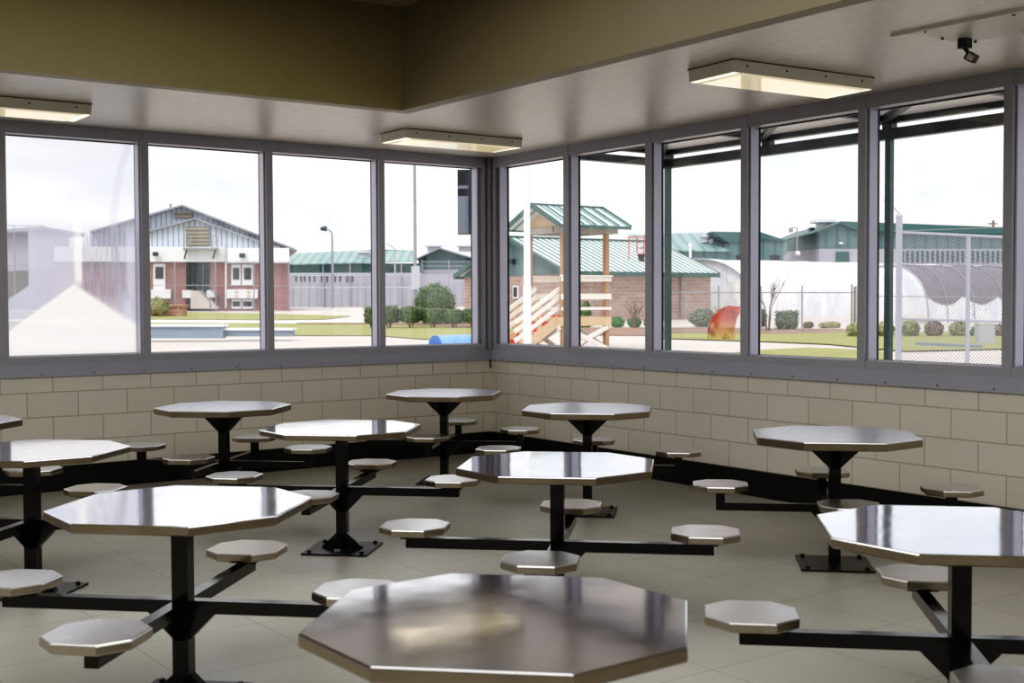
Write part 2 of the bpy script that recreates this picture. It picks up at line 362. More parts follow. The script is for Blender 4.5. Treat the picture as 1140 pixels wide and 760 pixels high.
# window strips: local u along the wall, depth w outward; north u=x, east u=y
D0, D1 = .0, .15
def wbox(mb, wall, u0, u1, w0, w1, z0, z1):
    if wall == 'N': mb.mm((u0, w0, z0), (u1, w1, z1))
    else: mb.mm((w0, u0, z0), (w1, u1, z1))
def mullion(wall, u, name, big=False):
    mb = MB(); hw = .032
    wbox(mb, wall, u-hw, u+hw, -.008, .022, GB-.06, CZ)
    wbox(mb, wall, u-hw*.55, u+hw*.55, .022, .045, GB-.06, CZ)
    wbox(mb, wall, u-hw, u+hw, .045, D1, GB-.06, CZ)
    return mb
wn = [0]
def window(wall, ulo, uhi, glassmat, label, mull_at=None):
    wn[0] += 1; n = wn[0]
    fr = MB(); a, b = ulo, uhi
    wbox(fr, wall, a, b, -.004, D1, SILL+.1, GB); wbox(fr, wall, a, b, -.004, D1, GT+.012, CZ)
    o = st('window_%d' % n, fr, M['frame'], label)
    ml = mullion(wall, mull_at, 'mullion'); mo = ml.build('mullion', M['frame'], o)
    gk = MB(); e = .032
    for (u0, u1, z0, z1) in ((a+e, a+e+.012, GB, GT+.012), (b-e-.012, b-e, GB, GT+.012), (a+e, b-e, GB, GB+.008), (a+e, b-e, GT+.004, GT+.012)):
        wbox(gk, wall, u0, u1, .115, .14, z0, z1)
    gk.build('gasket', M['gasket'], o)
    bd = MB()
    for (u0, u1) in ((a+e, a+e+.014), (b-e-.014, b-e)): wbox(bd, wall, u0, u1, .026, .112, GB, GT+.012)
    wbox(bd, wall, a+e, b-e, .06, .112, GB, GB+.006)
    bd.build('glazing_bead', M['bead'], o)
    g = MB(); z0, z1, w = GB, GT+.012, .126
    if wall == 'N': g.add([(0, 0, 0), (b-a-2*e, 0, 0), (b-a-2*e, 0, z1-z0), (0, 0, z1-z0)], [(0, 1, 2, 3)]); loc = (a+e, w, z0)
    else: g.add([(0, 0, 0), (0, b-a-2*e, 0), (0, b-a-2*e, z1-z0), (0, 0, z1-z0)], [(0, 1, 2, 3)]); loc = (w, a+e, z0)
    go = g.build('glass_pane', glassmat, o, loc)
    return o, go
NX = [-5.89, -4.73, -3.573, -2.43, -1.268, -.10]
lab = ['clear window beyond the fogged one', 'fogged window streaked with white condensation', 'clear window looking at the brick gable building', 'clear window looking at the green-roofed block and street lamp', 'clear window looking at the round bush and blue drum']
for i in range(5): window('N', NX[i], NX[i+1], M['fog'] if i == 1 else M['glass'], lab[i], NX[i])
EY = [-.10, -1.25, -2.39, -3.51, -4.645, -5.785, -6.92, -8.06]
lab = ['window looking at the tower stairs and white pole', 'window looking at the tower posts and brick house', 'window beside the green canopy post with an orange painted reflection', 'window looking at the white tunnel greenhouse', 'window looking at the chain link fence and shade cloth', 'narrowly seen window past the fence window', 'window out past the fence window, not seen']
for i in range(7):
    o, go = window('E', EY[i+1], EY[i], M['glass'], lab[i], EY[i+1])
    if i == 2:                                # orange arch reflection, painted as a thin sheet on the glass
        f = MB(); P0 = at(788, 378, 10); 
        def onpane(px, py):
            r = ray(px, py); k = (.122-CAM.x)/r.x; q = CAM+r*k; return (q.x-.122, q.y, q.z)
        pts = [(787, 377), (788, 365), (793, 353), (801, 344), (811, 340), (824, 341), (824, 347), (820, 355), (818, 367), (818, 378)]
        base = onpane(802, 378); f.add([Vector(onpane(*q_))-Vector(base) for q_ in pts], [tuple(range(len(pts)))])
        f.build('painted_reflection', M['arch_reflection'], o, (.122, base[1], base[2]))['label'] = 'orange red arch shaped reflection painted on the glass'
# remaining solid frame beyond the strips, corner post, aprons
cp = MB(); cp.mm((-.10, -.004, SILL+.1), (-.055, .15, CZ)).mm((-.004, -.10, SILL+.1), (.15, -.055, CZ))
cp.mm((-.042, -.042, SILL+.1), (.15, .15, CZ)).mm((-.06, .012, SILL+.1), (.02, .15, CZ)).mm((.012, -.06, SILL+.1), (.15, .02, CZ))
st('trim_corner_post', cp, M['frame'], 'grey ribbed post where the two window walls meet')
fb = MB().mm((XW, 0, SILL), (NX[0], .15, CZ)); st('trim_north_infill', fb, M['frame'])
fb = MB().mm((0, YS, SILL), (.15, EY[-1], CZ)); st('trim_east_infill', fb, M['frame'])
a1 = st('trim_apron_north', MB().mm((XW, -.022, SILL), (-.008, .1, SILL+.105)), M['apron'], 'grey sill apron on the north wall')
a2 = st('trim_apron_east', MB().mm((-.022, YS, SILL), (.1, -.008, SILL+.105)), M['apron'], 'grey sill apron on the east wall')
for k in range(14):
    u = -.25-.42*k
    MB().tube([(u, -.020, SILL+.022), (u, -.025, SILL+.022)], .006, 8).build('screw', M['screw'], a1)
    MB().tube([(-.020, u, SILL+.022), (-.025, u, SILL+.022)], .006, 8).build('screw', M['screw'], a2)
r_ = MB().mm((-.012, -.010, .86), (-.001, -.001, SILL+.1)); st('trim_corner_stain', r_, M['base'], 'dark rusty streak below the corner post')

# ------------------------------------------------------------------ ceiling fixtures
def ceiling_light(cx, cy, rz, label):
    t = empty('ceiling_light', (cx, cy, CZ), label, 'ceiling light', 'surface ceiling lights'); t.rotation_euler.z = rz
    L, W, H = .61, .21, .078
    h = MB(); h.loft([[(-L, -W, 0), (L, -W, 0), (L, W, 0), (-L, W, 0)], [(-L+.004, -W+.004, -H), (L-.004, -W+.004, -H), (L-.004, W-.004, -H), (-L+.004, W-.004, -H)]])
    hb = h.build('housing', M['housing'], t)
    g = MB().mm((-L-.004, -W-.004, -.006), (L+.004, W+.004, -.0005)); g.build('back_edge', M['rust'], t)
    l2 = MB().loft([[(-L+.05, -W+.012, -H-.001), (L-.05, -W+.012, -H-.001), (L-.05, W-.012, -H-.001), (-L+.05, W-.012, -H-.001)], [(-L+.08, -W+.03, -H-.009), (L-.08, -W+.03, -H-.009), (L-.08, W-.03, -H-.009), (-L+.08, W-.03, -H-.009)]])
    l2.build('diffuser', M['lens'], t)
    for q0, q1 in ((-L+.012, -L+.05), (L-.05, L-.012)): MB().mm((q0, -W+.012, -H-.004), (q1, W-.012, -H)).build('end_cap', M['lens_hot'], t)
    for k in (-.5, -.17, .17, .5): MB().tube([(k, -W-.001, -.034), (k, -W+.006, -.034)], .007, 8).build('screw', M['screw'], t)
    return t
ceiling_light(-1.22, -1.18, 0, 'white surface ceiling light in the corner above the corner post')
ceiling_light(-1.10, -4.88, math.radians(-4), 'white surface ceiling light over the tunnel greenhouse window')
ceiling_light(-4.975, -.96, 0, 'white surface ceiling light above the fogged window')
hp = Thing('ceiling_access_panel', (-1.25, -6.55, CZ), 'flat white screwed access panel on the soffit by the smoke sensor', 'access panel')
Mz = Matrix.Rotation(math.radians(3), 3, 'Z')
hp.part('cover', MB().box((-1.22, -6.52, CZ-.004), (.5, .8, .008), Mz), M['housing'])
hp.part('edge_rail', MB().box((-1.47, -6.46, CZ-.008), (.03, .9, .016), Mz), M['housing'])
for (sx, sy) in ((-1.46, -6.2), (-1.43, -6.7), (-1.0, -6.2), (-1.22, -6.14), (-1.0, -6.5)): hp.part('screw', MB().tube([(sx, sy, CZ-.003), (sx, sy, CZ-.02)], .008, 8), M['screw'])
sn = Thing('motion_sensor', (-1.10, -6.20, CZ-.008), 'small dark swivel sensor hanging from the white access panel', 'sensor')
sn.part('bracket', MB().box((-1.10, -6.20, CZ-.035), (.055, .055, .055)), M['dark'])
sn.part('stem', MB().bar((-1.10, -6.20, CZ-.06), (-1.09, -6.225, CZ-.10), .02), M['dark'])
b_ = sn.part('head', MB().box((-1.088, -6.235, CZ-.115), (.05, .055, .045), Matrix.Rotation(.6, 3, 'X')), M['dark'])
sn.part('face', MB().box((-1.112, -6.243, CZ-.118), (.012, .038, .032), Matrix.Rotation(.6, 3, 'X')), M['housing'])

# ------------------------------------------------------------------ cafeteria tables (local frame: arms on the axes)
ZT, HA, TA = .765, .4536, .218
def octa(h, t_, z): return [Vector((a, b, z)) for a, b in ((h, -t_), (h, t_), (t_, h), (-t_, h), (-h, t_), (-h, -t_), (-t_, -h), (t_, -h))]
def slab(h, t_, z1, th, ch=.005):
    k = t_/h; rings = [octa(h-ch, (h-ch)*k, z1-th), octa(h, t_, z1-th+ch), octa(h, t_, z1-ch), octa(h-ch*.3, (h-ch*.3)*k, z1-ch*.3), octa(h-ch, (h-ch)*k, z1)]
    return MB().loft(rings)
def plate3(poly, axis_dir, th):         # vertical triangular plate in the plane of an arm
    d = Vector((math.cos(axis_dir), math.sin(axis_dir), 0)); n = Vector((-d.y, d.x, 0))
    return MB().prism([d*r+Vector((0, 0, z))-n*th/2 for r, z in poly], n*th)
def darken_sides(o, mat):
    o.data.materials.append(mat)
    for p in o.data.polygons:
        if p.normal.z < .3: p.material_index = 1
    return o
def make_table(style):
    t = empty('cafeteria_table', (0, 0, 0), 'x', 'table', 'octagonal steel cafeteria tables with fixed seats')
    top = darken_sides(slab(HA, TA, ZT, .036 if style == 'A' else .047).build('tabletop', M['steel' if style == 'A' else 'steel_dull'], t), M['edge'])
    p = .0325
    post = MB().mm((-p, -p, .012), (p, p, ZT-.036)).build('post', M['black'], t)
    bp = MB().mm((-.205, -.205, 0), (.205, .205, .012)).build('base_plate', M['plate'], t)
    for sx in (-1, 1):
        for sy in (-1, 1):
            MB().tube([(sx*.165, sy*.165, .012), (sx*.165, sy*.165, .026)], .013, 6).build('bolt', M['plate'], bp)
    az0, az1, ae, sr = (.345, .395, .74, .70) if style == 'A' else (.31, .355, .68, .655)
    for k in range(4):
        a = k*PI/2; d = Vector((math.cos(a), math.sin(a), 0)); c, s = math.cos(a), math.sin(a)
        arm = MB().bar(d*p*.9+Vector((0, 0, (az0+az1)/2)), d*ae+Vector((0, 0, (az0+az1)/2)), .05, az1-az0).build('arm', M['black'], t)
        plate3([(p*.9, az0+.001), (p+.104, az0+.001), (p*.9, az0-.108)], a, .045).build('gusset', M['black'], arm)
        if style == 'A':
            plate3([(p*.9, .012), (p+.095, .012), (p+.088, .028), (p*.9, .112)], a, .04).build('foot_gusset', M['black'], post)
            stub = MB().box((d.x*sr, d.y*sr, (az1+.421)/2), (.12, .12, .421-az1))
        else:
            plate3([(p*.9, ZT-.036), (p+.15, ZT-.036), (p+.145, ZT-.055), (p*.9, ZT-.20)], a, .045).build('top_gusset', M['black'], post)
            stub = MB().mm((d.x*sr-.026, d.y*sr-.026, az1-.002), (d.x*sr+.026, d.y*sr+.026, .430))
        stub.build('seat_mount', M['black'], arm)
        zs = .457 if style == 'A' else .466
        sb = slab(.16, .078, zs, .036, .006); sb.v = [(x+d.x*sr, y+d.y*sr, z) for x, y, z in sb.v]
        darken_sides(sb.build('seat', M['seat'], t), M['seat_edge'])
    return t
TABS = [
 ('B', -1.53, -1.50, 'octagonal steel table with fixed seats tucked into the corner of the window walls'),
 ('B', -3.55, -1.59, 'octagonal steel table by the wall under the brick gable building window'),
 ('B', -5.50, -1.55, 'octagonal steel table mostly cut off, by the wall under the fogged window'),
 ('B', -1.52, -3.41, 'octagonal steel table by the wall under the lookout tower window'),
 ('B', -1.49, -5.63, 'octagonal steel table by the wall under the tunnel greenhouse window'),
 ('A', -3.575, -3.51, 'octagonal steel table with a bolted base in plain view, diagonally out from the corner table'),
 ('A', -5.43, -3.52, 'octagonal steel table half cut by the picture edge, in front of the fogged window'),
 ('A', -3.56, -5.665, 'octagonal steel table in the middle of the floor with wavy window reflections'),
 ('A', -5.43, -5.70, 'large octagonal steel table with pale top showing two dark bars reflected and four seats around'),
 ('A', -3.49, -7.80, 'large octagonal steel table cut by the picture edge, in front of the greenhouse window table'),
 ('A', -5.41, -7.81, 'close-up octagonal steel table with dull grey top hiding its seats')]
protos = {}
for s_, x_, y_, l_ in TABS:
    if s_ not in protos: o = protos[s_] = make_table(s_)
    else: o = copy_tree(protos[s_])
    o.location = (x_, y_, 0); o.rotation_euler.z = math.radians(46); o['label'] = l_

# ------------------------------------------------------------------ outdoors
def fr(r, d, z): P = CAM + RH*r + FH*d; P.z = z; return P       # metres sideways and ahead of the viewpoint
g = MB(); xs = [-160, -80, -30, 0, 30, 80, 160]; ds = [12.5, 24, 60, 113, 200, 420]
R0 = [-9.0, 9.0]
vs = [fr(r, d, G(d)) for d in ds for r in xs]
g.add(vs, [(i*7+j, i*7+j+1, (i+1)*7+j+1, (i+1)*7+j) for i in range(5) for j in range(6)])
# skirt of ground in front of the east and north walls
st('ground_concrete', g, M['ground'], 'pale concrete yard sloping gently up from the windows')
gs = MB().mm((.2, -17, -.12), (9, .2, -.058)).mm((-15, .2, -.12), (9, 9, -.058)); st('ground_apron', gs, M['ground'], 'concrete walk along the outside of the windows')

def patch(name, pts, mat, h, label, kind='structure'):
    vs = [gp(*q) for q in pts]; mb = MB()
    mb.add([(p.x, p.y, p.z+h) for p in vs], [tuple(range(len(vs)))]); o = mb.build(name, mat); o['kind'] = kind; o['label'] = label; return o
# lawns and paths, traced on the sloping yard
patch('lawn_north', [(-60, 374), (168, 366), (328, 374), (360, 374), (415, 374), (470, 378), (545, 381), (600, 380), (600, 364), (415, 361.5), (305, 360), (-60, 358)], M['lawn'], .03, 'green lawn strip before the hedge and retaining wall')
patch('lawn_far', [(-60, 354.5), (168, 355.5), (300, 356.5), (360, 356), (392, 352), (300, 349.5), (205, 347.5), (-60, 347)], M['lawn'], .03, 'green lawn in front of the brick gable building')
patch('mulch_strip', [(330, 361.3), (415, 361.6), (545, 365.5), (600, 365.5), (600, 361), (415, 359.6), (330, 359.8)], M['mulch'], .05, 'brown mulch bed under the hedge')
patch('path_white', [(-60, 359.5), (300, 360), (415, 361), (415, 356.2), (300, 357), (-60, 355)], M['path'], .02, 'white path crossing the lawns')
patch('mulch_house', [(640, 373.5), (740, 374), (860, 374), (960, 371), (960, 367), (860, 366), (740, 365), (640, 365)], M['mulch'], .03, 'brown mulch bed along the brick house')
patch('lawn_east', [(738, 378), (850, 383), (925, 389), (850, 389.5), (812, 394), (812, 402), (1160, 410), (1160, 391), (1010, 395), (985, 389), (1180, 384), (1180, 369), (960, 370.5), (860, 373), (738, 372)], M['lawn'], .03, 'yellowish lawn before the tunnel greenhouse') if False else None
patch('lawn_east', [(738, 377.5), (850, 381), (920, 384), (990, 390.5), (1010, 392), (1180, 388), (1180, 369), (960, 370.5), (860, 373), (738, 372)], M['lawn'], .04, 'yellowish lawn before the tunnel greenhouse')
patch('lawn_corner', [(806, 394.5), (850, 390.5), (900, 388), (980, 391), (990, 398), (985, 412), (800, 402)], M['lawn'], .04, 'lawn patch by the green canopy post')

SK = 0
def ext(mb, pts, d, thick):
    return mb.prism([at(px, py, d) for px, py in pts], (FH+RH*SK)*thick)
def rect(mb, x0, y0, x1, y1, d, thick): return ext(mb, [(x0, y1), (x1, y1), (x1, y0), (x0, y0)], d, thick)
def pole(mb, px, d, ytop, r, r2=None, n=10):
    b = foot(px, d); t_ = at(px, ytop, d); t_ = Vector((b.x, b.y, t_.z)); mb.tube([b, t_], r, n, r2); return b, t_

# --- brick gable building (frontal, 105 m away)
D = 105; SK = -.24
T = Thing('brick_building', foot(220, D), 'red brick building with pale blue gables seen through the second window', 'building')
def local_x(mat, name): return mat
T.part('brick_wall', rect(MB(), 60, 290, 207, 346, D, 16), M['brick_red']); T.part('brick_wall', rect(MB(), 234.5, 290, 322, 346, D, 16), M['brick_red'])
T.part('recess_wall', rect(MB(), 207, 290, 234.5, 346, D+2.2, 1), M['teal_dark'])
T.part('parapet', rect(MB(), 60, 274.5, 250, 291, D-.5, 1), M['white']); T.part('parapet', rect(MB(), 253, 276, 322, 292.5, D-.8, 1.2), M['white'])
T.part('gable_siding', ext(MB(), [(100, 285), (322, 285), (322, 277.5), (202.6, 229), (140, 247), (100, 258)], D+3, 14), M['siding'])
T.part('gable_siding', ext(MB(), [(165, 280), (313, 280), (313, 278), (217, 243.5), (165, 257)], D+.2, 4), M['siding'])
rf = MB()
def roof_strip(mb, a, b, d, th, t2): return ext(mb, [a, b, (b[0], b[1]+th), (a[0], a[1]+th)], d, t2)
roof_strip(rf, (202.6, 227.4), (331, 277.5), D+2, 2.2, 16); roof_strip(rf, (100, 256.5), (202.6, 227.4), D+2, 2.2, 16); T.part('roof', rf, M['galv_dim'])
rf = MB(); roof_strip(rf, (217, 242.2), (318, 278.2), D-.3, 1.8, 4); roof_strip(rf, (150, 260.5), (217, 242.2), D-.3, 1.8, 4); T.part('porch_roof', rf, M['galv_dim'])
T.part('louver_vent', rect(MB(), 207, 252.5, 232.5, 274, D-.1, .3), M['louver']); T.part('louver_vent', rect(MB(), 193.5, 236.5, 214, 242.5, D+2.7, .3), M['louver'])
bal = MB(); rect(bal, 204, 275.5, 243, 277.5, D-1.4, 1.4)
balo = T.part('balcony', bal, M['galv_dim'])
rl = MB()
for px in (204.5, 212, 236.5, 242.5): rl.bar(at(px, 277, D-1.3), at(px, 262, D-1.3), .07)
for py in (262.3, 269): rl.bar(at(204.5, py, D-1.3), at(212, py, D-1.3), .06).bar(at(236.5, py, D-1.3), at(242.5, py, D-1.3), .06)
T.part('railing', rl, M['galv_dim'], balo)
for px in (208, 240): T.part('bracket', MB().bar(at(px, 277, D-1.3), at(px-3.5, 290, D-.3), .09), M['dark'], balo)
for a_, b_, y0, y1, nm in ((170.6, 184, 293.5, 328, 'door'), (257.5, 268, 294.5, 318, 'door'), (269.5, 281.5, 294.5, 318, 'door')):
    dd = T.part(nm, rect(MB(), a_, y0, b_, y1, D-.12, .15), M['white'])
    w0 = a_+(b_-a_)*.16; T.part('door_window', rect(MB(), w0, y0+3.5, b_-(b_-a_)*.16, y0+16.5, D-.18, .08), M['dark'], dd)
T.part('spandrel', rect(MB(), 252.5, 322, 287, 332, D-.5, .5), M['white'])
T.part('spandrel', rect(MB(), 168, 322, 190, 332, D-.5, .5), M['white']); T.part('spandrel', rect(MB(), 203, 323, 214, 331.5, D-.5, .5), M['white']); T.part('spandrel', rect(MB(), 230, 323, 239, 331, D-.5, .5), M['white'])
for px in (263, 276.5): 
    for py in (324.5, 329): T.part('wall_light', rect(MB(), px-1.4, py-.8, px+1.4, py+.8, D-.6, .1), M['wood'])
for a_, b_ in ((258, 268.5), (269.5, 281.5)):
    wo = T.part('window', rect(MB(), a_, 333, b_, 343.5, D-.1, .12), M['white']); T.part('pane', rect(MB(), a_+1, 335.5, b_-1.2, 341, D-.14, .06), M['dark'], wo)
T.part('undercroft', rect(MB(), 207, 331.5, 222, 343, D-.08, .1), M['dark'])
dfm = MB()
for px in (208.5, 214, 219.5, 226, 233.5): rect(dfm, px-.35, 294, px+.35, 330, D+2.05, .1)
T.part('glazed_entrance', dfm, M['galv'])
sc = MB()
for k in range(8):
    f0 = k/8; a_ = at(222+22*f0, 323.5+19.5*f0, D-.3-.25*k); b_ = at(222+22*(f0+.125), 323.5+19.5*(f0+.125), D-.3-.25*k)
    sc.prism([at(213+20*f0, 323.5+19.5*f0, D-.3-.25*k), at(226+20*f0, 323.5+19.5*f0, D-.3-.25*k), at(226+20*f0, 343.5, D-.3-.25*k), at(213+20*f0, 343.5, D-.3-.25*k)], FH*-.26)
so_ = T.part('staircase', sc, M['ground'])
for px in (214, 228): T.part('handrail', MB().bar(at(px, 315, D-.5), at(px+20, 335, D-2.4), .06).bar(at(px+20, 335, D-2.4), at(px+20, 343, D-2.4), .06), M['teal_dark'], so_)
for px, py in ((269.6, 284.5), (173, 283)):
    lo = T.part('wall_lamp', rect(MB(), px-3.2, py-2.6, px+3.2, py+1.5, D-1.15, .4), M['dark']); T.part('lamp_glass', rect(MB(), px-2, py-.2, px+2, py+2.3, D-1.05, .2), M['galv_dim'], lo)
T.part('downpipe', MB().bar(at(251.5, 276, D-.4), at(251.5, 343, D-.4), .12), M['white'])
T.part('chimney', rect(MB(), 188.5, 226.5, 191, 232, D+6, .4), M['galv_dim'])

SK = 0
# --- fence in front of the brick building
def fence(name, loc, label, posts, d, ytop, rails, meshy, r=.05, mat='galv_dim', mesh='mesh_far', rr=.03, meshbot=None):
    t = Thing(name, loc, label, 'fence', None)
    for px in posts:
        mb = MB(); pole(mb, px, d, ytop, r); t.part('post', mb, M[mat])
    for y in rails: t.part('rail', MB().tube([at(posts[0], y, d), at(posts[-1], y, d)], rr, 6), M[mat])
    if meshy:
        mb = MB(); a_ = at(posts[0], meshy, d); b_ = at(posts[-1], meshy, d); f0 = foot(posts[0], d); f1 = foot(posts[-1], d)
        mb.add([f0, f1, b_, a_], [(0, 1, 2, 3)]); t.part('chain_link', mb, M[mesh])
    return t
fence('chain_link_fence', foot(240, 100), 'tall chain link fence in front of the brick gable building', [120, 160, 195, 240.5, 283, 322], 100, 291, [291.5, 317.5], 291.5)

M['dark_grey_wall'] = plain('dark_grey_wall', (112, 110, 104), .8, 0, .2, .4)
# --- left neighbour seen through the clear corner of the fogged pane
T = Thing('grey_shed', foot(-10, 120), 'dark grey shed with sloping roof behind the fogged window', 'building')
T.part('wall', ext(MB(), [(-120, 346), (40, 346), (40, 300), (-120, 312)], 120, 10), M['dark_grey_wall'])
T.part('roof', ext(MB(), [(-120, 264), (46, 252), (46, 256), (-120, 268)], 119, 12), M['galv_dim'])
T.part('gable', ext(MB(), [(-120, 312), (40, 300), (40, 256), (-120, 266)], 120.2, 9), M['slotwall'])
fence('chain_link_fence', foot(20, 88), 'chain link fence with wire rails seen through the fogged window', [-40, -10, 17, 33, 50], 88, 251, [251, 295, 301], 251)

# --- retaining wall, planter
T = Thing('retaining_wall', foot(245, 43.4), 'low blue grey retaining wall with white cap on the lawn edge', 'low wall')
T.part('wall_block', rect(MB(), 60, 363.5, 248, 376.5, 43.3, .5), M['bluewall']); T.part('wall_block', rect(MB(), 248, 367.5, 325.5, 374.5, 43.6, .5), M['bluewall'])
T.part('cap', rect(MB(), 60, 361, 248.5, 363.6, 43.2, .8), M['white']); T.part('cap', rect(MB(), 248, 365.4, 326, 367.6, 43.5, .8), M['white'])
T = Thing('brick_planter', foot(180, 84), 'low salmon brick planter beside the fogged window', 'planter')
T.part('planter_wall', rect(MB(), 140, 341, 203, 354.5, 84, 1.2), M['planter']); T.part('coping', rect(MB(), 139, 339, 204, 341.2, 83.9, 1.4), M['planter'])

# --- foliage
def foliage(T, c, r, n, size, mat, core, name='foliage', sd=1, box=False):
    rnd = random.Random(sd); c = Vector(c)
    ph = [rnd.uniform(0, 6.28) for _ in range(6)]
    fn = lambda d: .92+.05*math.sin(5*d.x+ph[0])*math.cos(4*d.y+ph[1])+.04*math.sin(9*d.z+ph[2]+6*d.x)
    sq = (lambda d: fn(d)*min(1.25, .78/max(abs(d.x), abs(d.y), abs(d.z), .6))) if box else fn
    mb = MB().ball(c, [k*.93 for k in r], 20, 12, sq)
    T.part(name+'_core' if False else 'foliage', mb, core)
    lf = MB()
    for _ in range(n):
        d = Vector((rnd.gauss(0, 1), rnd.gauss(0, 1), rnd.gauss(0, 1))).normalized(); k = sq(d)*rnd.uniform(.88, 1.06)
        p = c+Vector((d.x*r[0], d.y*r[1], d.z*r[2]))*k
        u = Vector((rnd.gauss(0, 1), rnd.gauss(0, 1), rnd.gauss(0, 1))).normalized(); v = u.cross(d)
        if v.length < .1: continue
        v.normalize(); s_ = size*rnd.uniform(.6, 1.3)
        lf.add([p-u*s_, p-v*s_*.5, p+u*s_, p+v*s_*.5], [(0, 1, 2, 3)])
    T.part('leaves', lf, mat)
def bush(name, px, d, ytop, wpx, label, cat, group=None, mat='leaf', core='leaf_dark', n=700, size=.07, stem=True, lift=.25, depthk=.8, sd=1, box=False):
    b = foot(px, d); w_ = wpx/2/FOC*d; zt = at(px, ytop, d).z; h = zt-b.z
    T = Thing(name, b, label, cat, group)
    z0 = b.z+(lift*h if stem else -.02*h); rz = (zt-z0)/2
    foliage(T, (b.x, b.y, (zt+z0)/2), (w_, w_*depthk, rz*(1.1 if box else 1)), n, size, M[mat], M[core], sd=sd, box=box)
    if stem:
        mb = MB()
        for k in range(3):
            a = 2.1*k+sd; mb.tube([b+Vector((.05*math.cos(a), .05*math.sin(a), -.03)), b+Vector((w_*.35*math.cos(a), w_*.35*math.sin(a), h*.45))], .03, 6)
        T.part('stems', mb, M['bark'])
    return T
spots = [(414, 340, 20, 'clipped hedge bush at the hedge end by the mullion'), (433, 338.5, 28, 'clipped hedge bush next to the hedge end'), (457, 339.5, 30, 'clipped hedge bush under the near edge of the round bush'),
         (482, 341.5, 30, 'clipped hedge bush right below the round bush'), (505, 343, 28, 'clipped hedge bush behind the blue drum'), (527, 342, 28, 'clipped hedge bush by the corner post'), (549, 341, 28, 'clipped hedge bush hidden behind the corner post')]
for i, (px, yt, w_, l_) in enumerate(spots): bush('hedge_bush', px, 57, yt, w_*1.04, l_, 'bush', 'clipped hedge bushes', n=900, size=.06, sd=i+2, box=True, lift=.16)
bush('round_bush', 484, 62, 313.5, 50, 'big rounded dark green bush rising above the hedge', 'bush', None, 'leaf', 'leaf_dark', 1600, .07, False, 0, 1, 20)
bush('flowering_shrub', 176, 83, 330, 26, 'loose brownish green shrub in the brick planter', 'shrub', None, 'weed', 'dry', 500, .12, False, 0, .7, 22)
for i, (px, w_, l_) in enumerate(((652, 22, 'low bright green shrub behind the tower deck'), (687, 18, 'bright green shrub under the brick house wall, next to the tower post'), (706, 18, 'bright green shrub by the bare sapling'), (725, 18, 'bright green shrub hidden by the mullion'))):
    bush('green_shrub', px, 57, 353, w_, l_, 'shrub', 'bright shrubs along the brick house', 'leaf_bright', 'leaf_dark', 500, .09, False, 0, .7, 30+i)
bush('green_shrub', 652, 60, 334, 16, 'dark taller shrub against the brick house wall', 'shrub', None, 'leaf', 'leaf_dark', 400, .08, False, 0, .7, 36)
bush('clipped_shrub', 782, 57, 342.5, 38, 'grey green rounded shrub by the house corner', 'shrub', None, 'leaf_grey', 'leaf_dark', 800, .07, False, 0, .7, 41)
bush('clipped_hedge', 876, 53, 344, 38, 'square grey green hedge in front of the white tunnel', 'hedge', None, 'leaf_grey', 'leaf_dark', 900, .06, False, 0, .6, 44, box=True)
bush('dark_shrub', 848, 56, 343, 14, 'dark shrub beside the bare sapling', 'shrub', None, 'leaf_dark', 'leaf_dark', 500, .06, False, 0, .8, 45)
for i, (px, yt, w_, m_, l_) in enumerate(((1014, 357, 24, 'weed', 'pale weedy bush behind the capped fence post'), (1040, 357, 26, 'dry', 'brown dry bush behind the fence'), (1067, 358, 25, 'weed', 'weedy green bush beside the thin fence post'), (1087, 364, 14, 'leaf_grey', 'small green bush by the white cabinet'), (1113, 362, 24, 'dry', 'brown dry bush past the white cabinet'), (985, 359, 26, 'weed', 'weedy bush behind the green post'), (953, 360, 26, 'weed', 'weedy bush at the foot of the white tunnel by the brown posts'))):
    bush('dry_bush', px, 45, yt, w_, l_, 'bush', 'weedy bushes behind the fence', m_, 'dry', 700, .1, False, 0, .6, 50+i)
for i, (px, w_, l_) in enumerate(((924, 32, 'low weeds along the bottom of the white tunnel'), (900, 14, 'low brown weeds by the square hedge'),)):
    bush('weed_clump', px, 55, 358.5, w_, l_, 'weeds', 'weed clumps at the tunnel foot', ('weed', 'dry')[i], 'dry', 400, .1, False, 0, .5, 60+i)
def sapling(px, d, ytop, spread, label, sd):
    rnd = random.Random(sd); b = foot(px, d); H = at(px, ytop, d).z-b.z
    T = Thing('bare_sapling', b, label, 'small tree', 'bare saplings'); tr = MB(); tw = MB()
    for k in range(5):
        a = k*1.26+rnd.random(); tip = b+Vector((math.cos(a)*spread*.6, math.sin(a)*spread*.6, H*rnd.uniform(.65, .8))); mid = b+Vector((math.cos(a)*spread*.16, math.sin(a)*spread*.16, H*.4))
        tr.tube([b+Vector((math.cos(a)*.05, math.sin(a)*.05, -.03)), mid, tip], .035, 6, .014)
        for j in range(14):
            f0 = rnd.uniform(0, 1); s0 = mid.lerp(tip, f0); a2 = a+rnd.uniform(-1.3, 1.3); L = H*rnd.uniform(.12, .3)
            tw.tube([s0, s0+Vector((math.cos(a2)*L*.5, math.sin(a2)*L*.5, L*.85))], .012, 4, .006)
    T.part('trunk', tr, M['bark']); T.part('twigs', tw, M['bark'])
sapling(855, 51, 299, 1.0, 'bare branching sapling in front of the white tunnel', 3)
sapling(706, 55, 332, .6, 'small bare sapling in front of the brick house', 4)
sapling(797, 54, 338, .7, 'small bare sapling beside the orange painted reflection', 5)

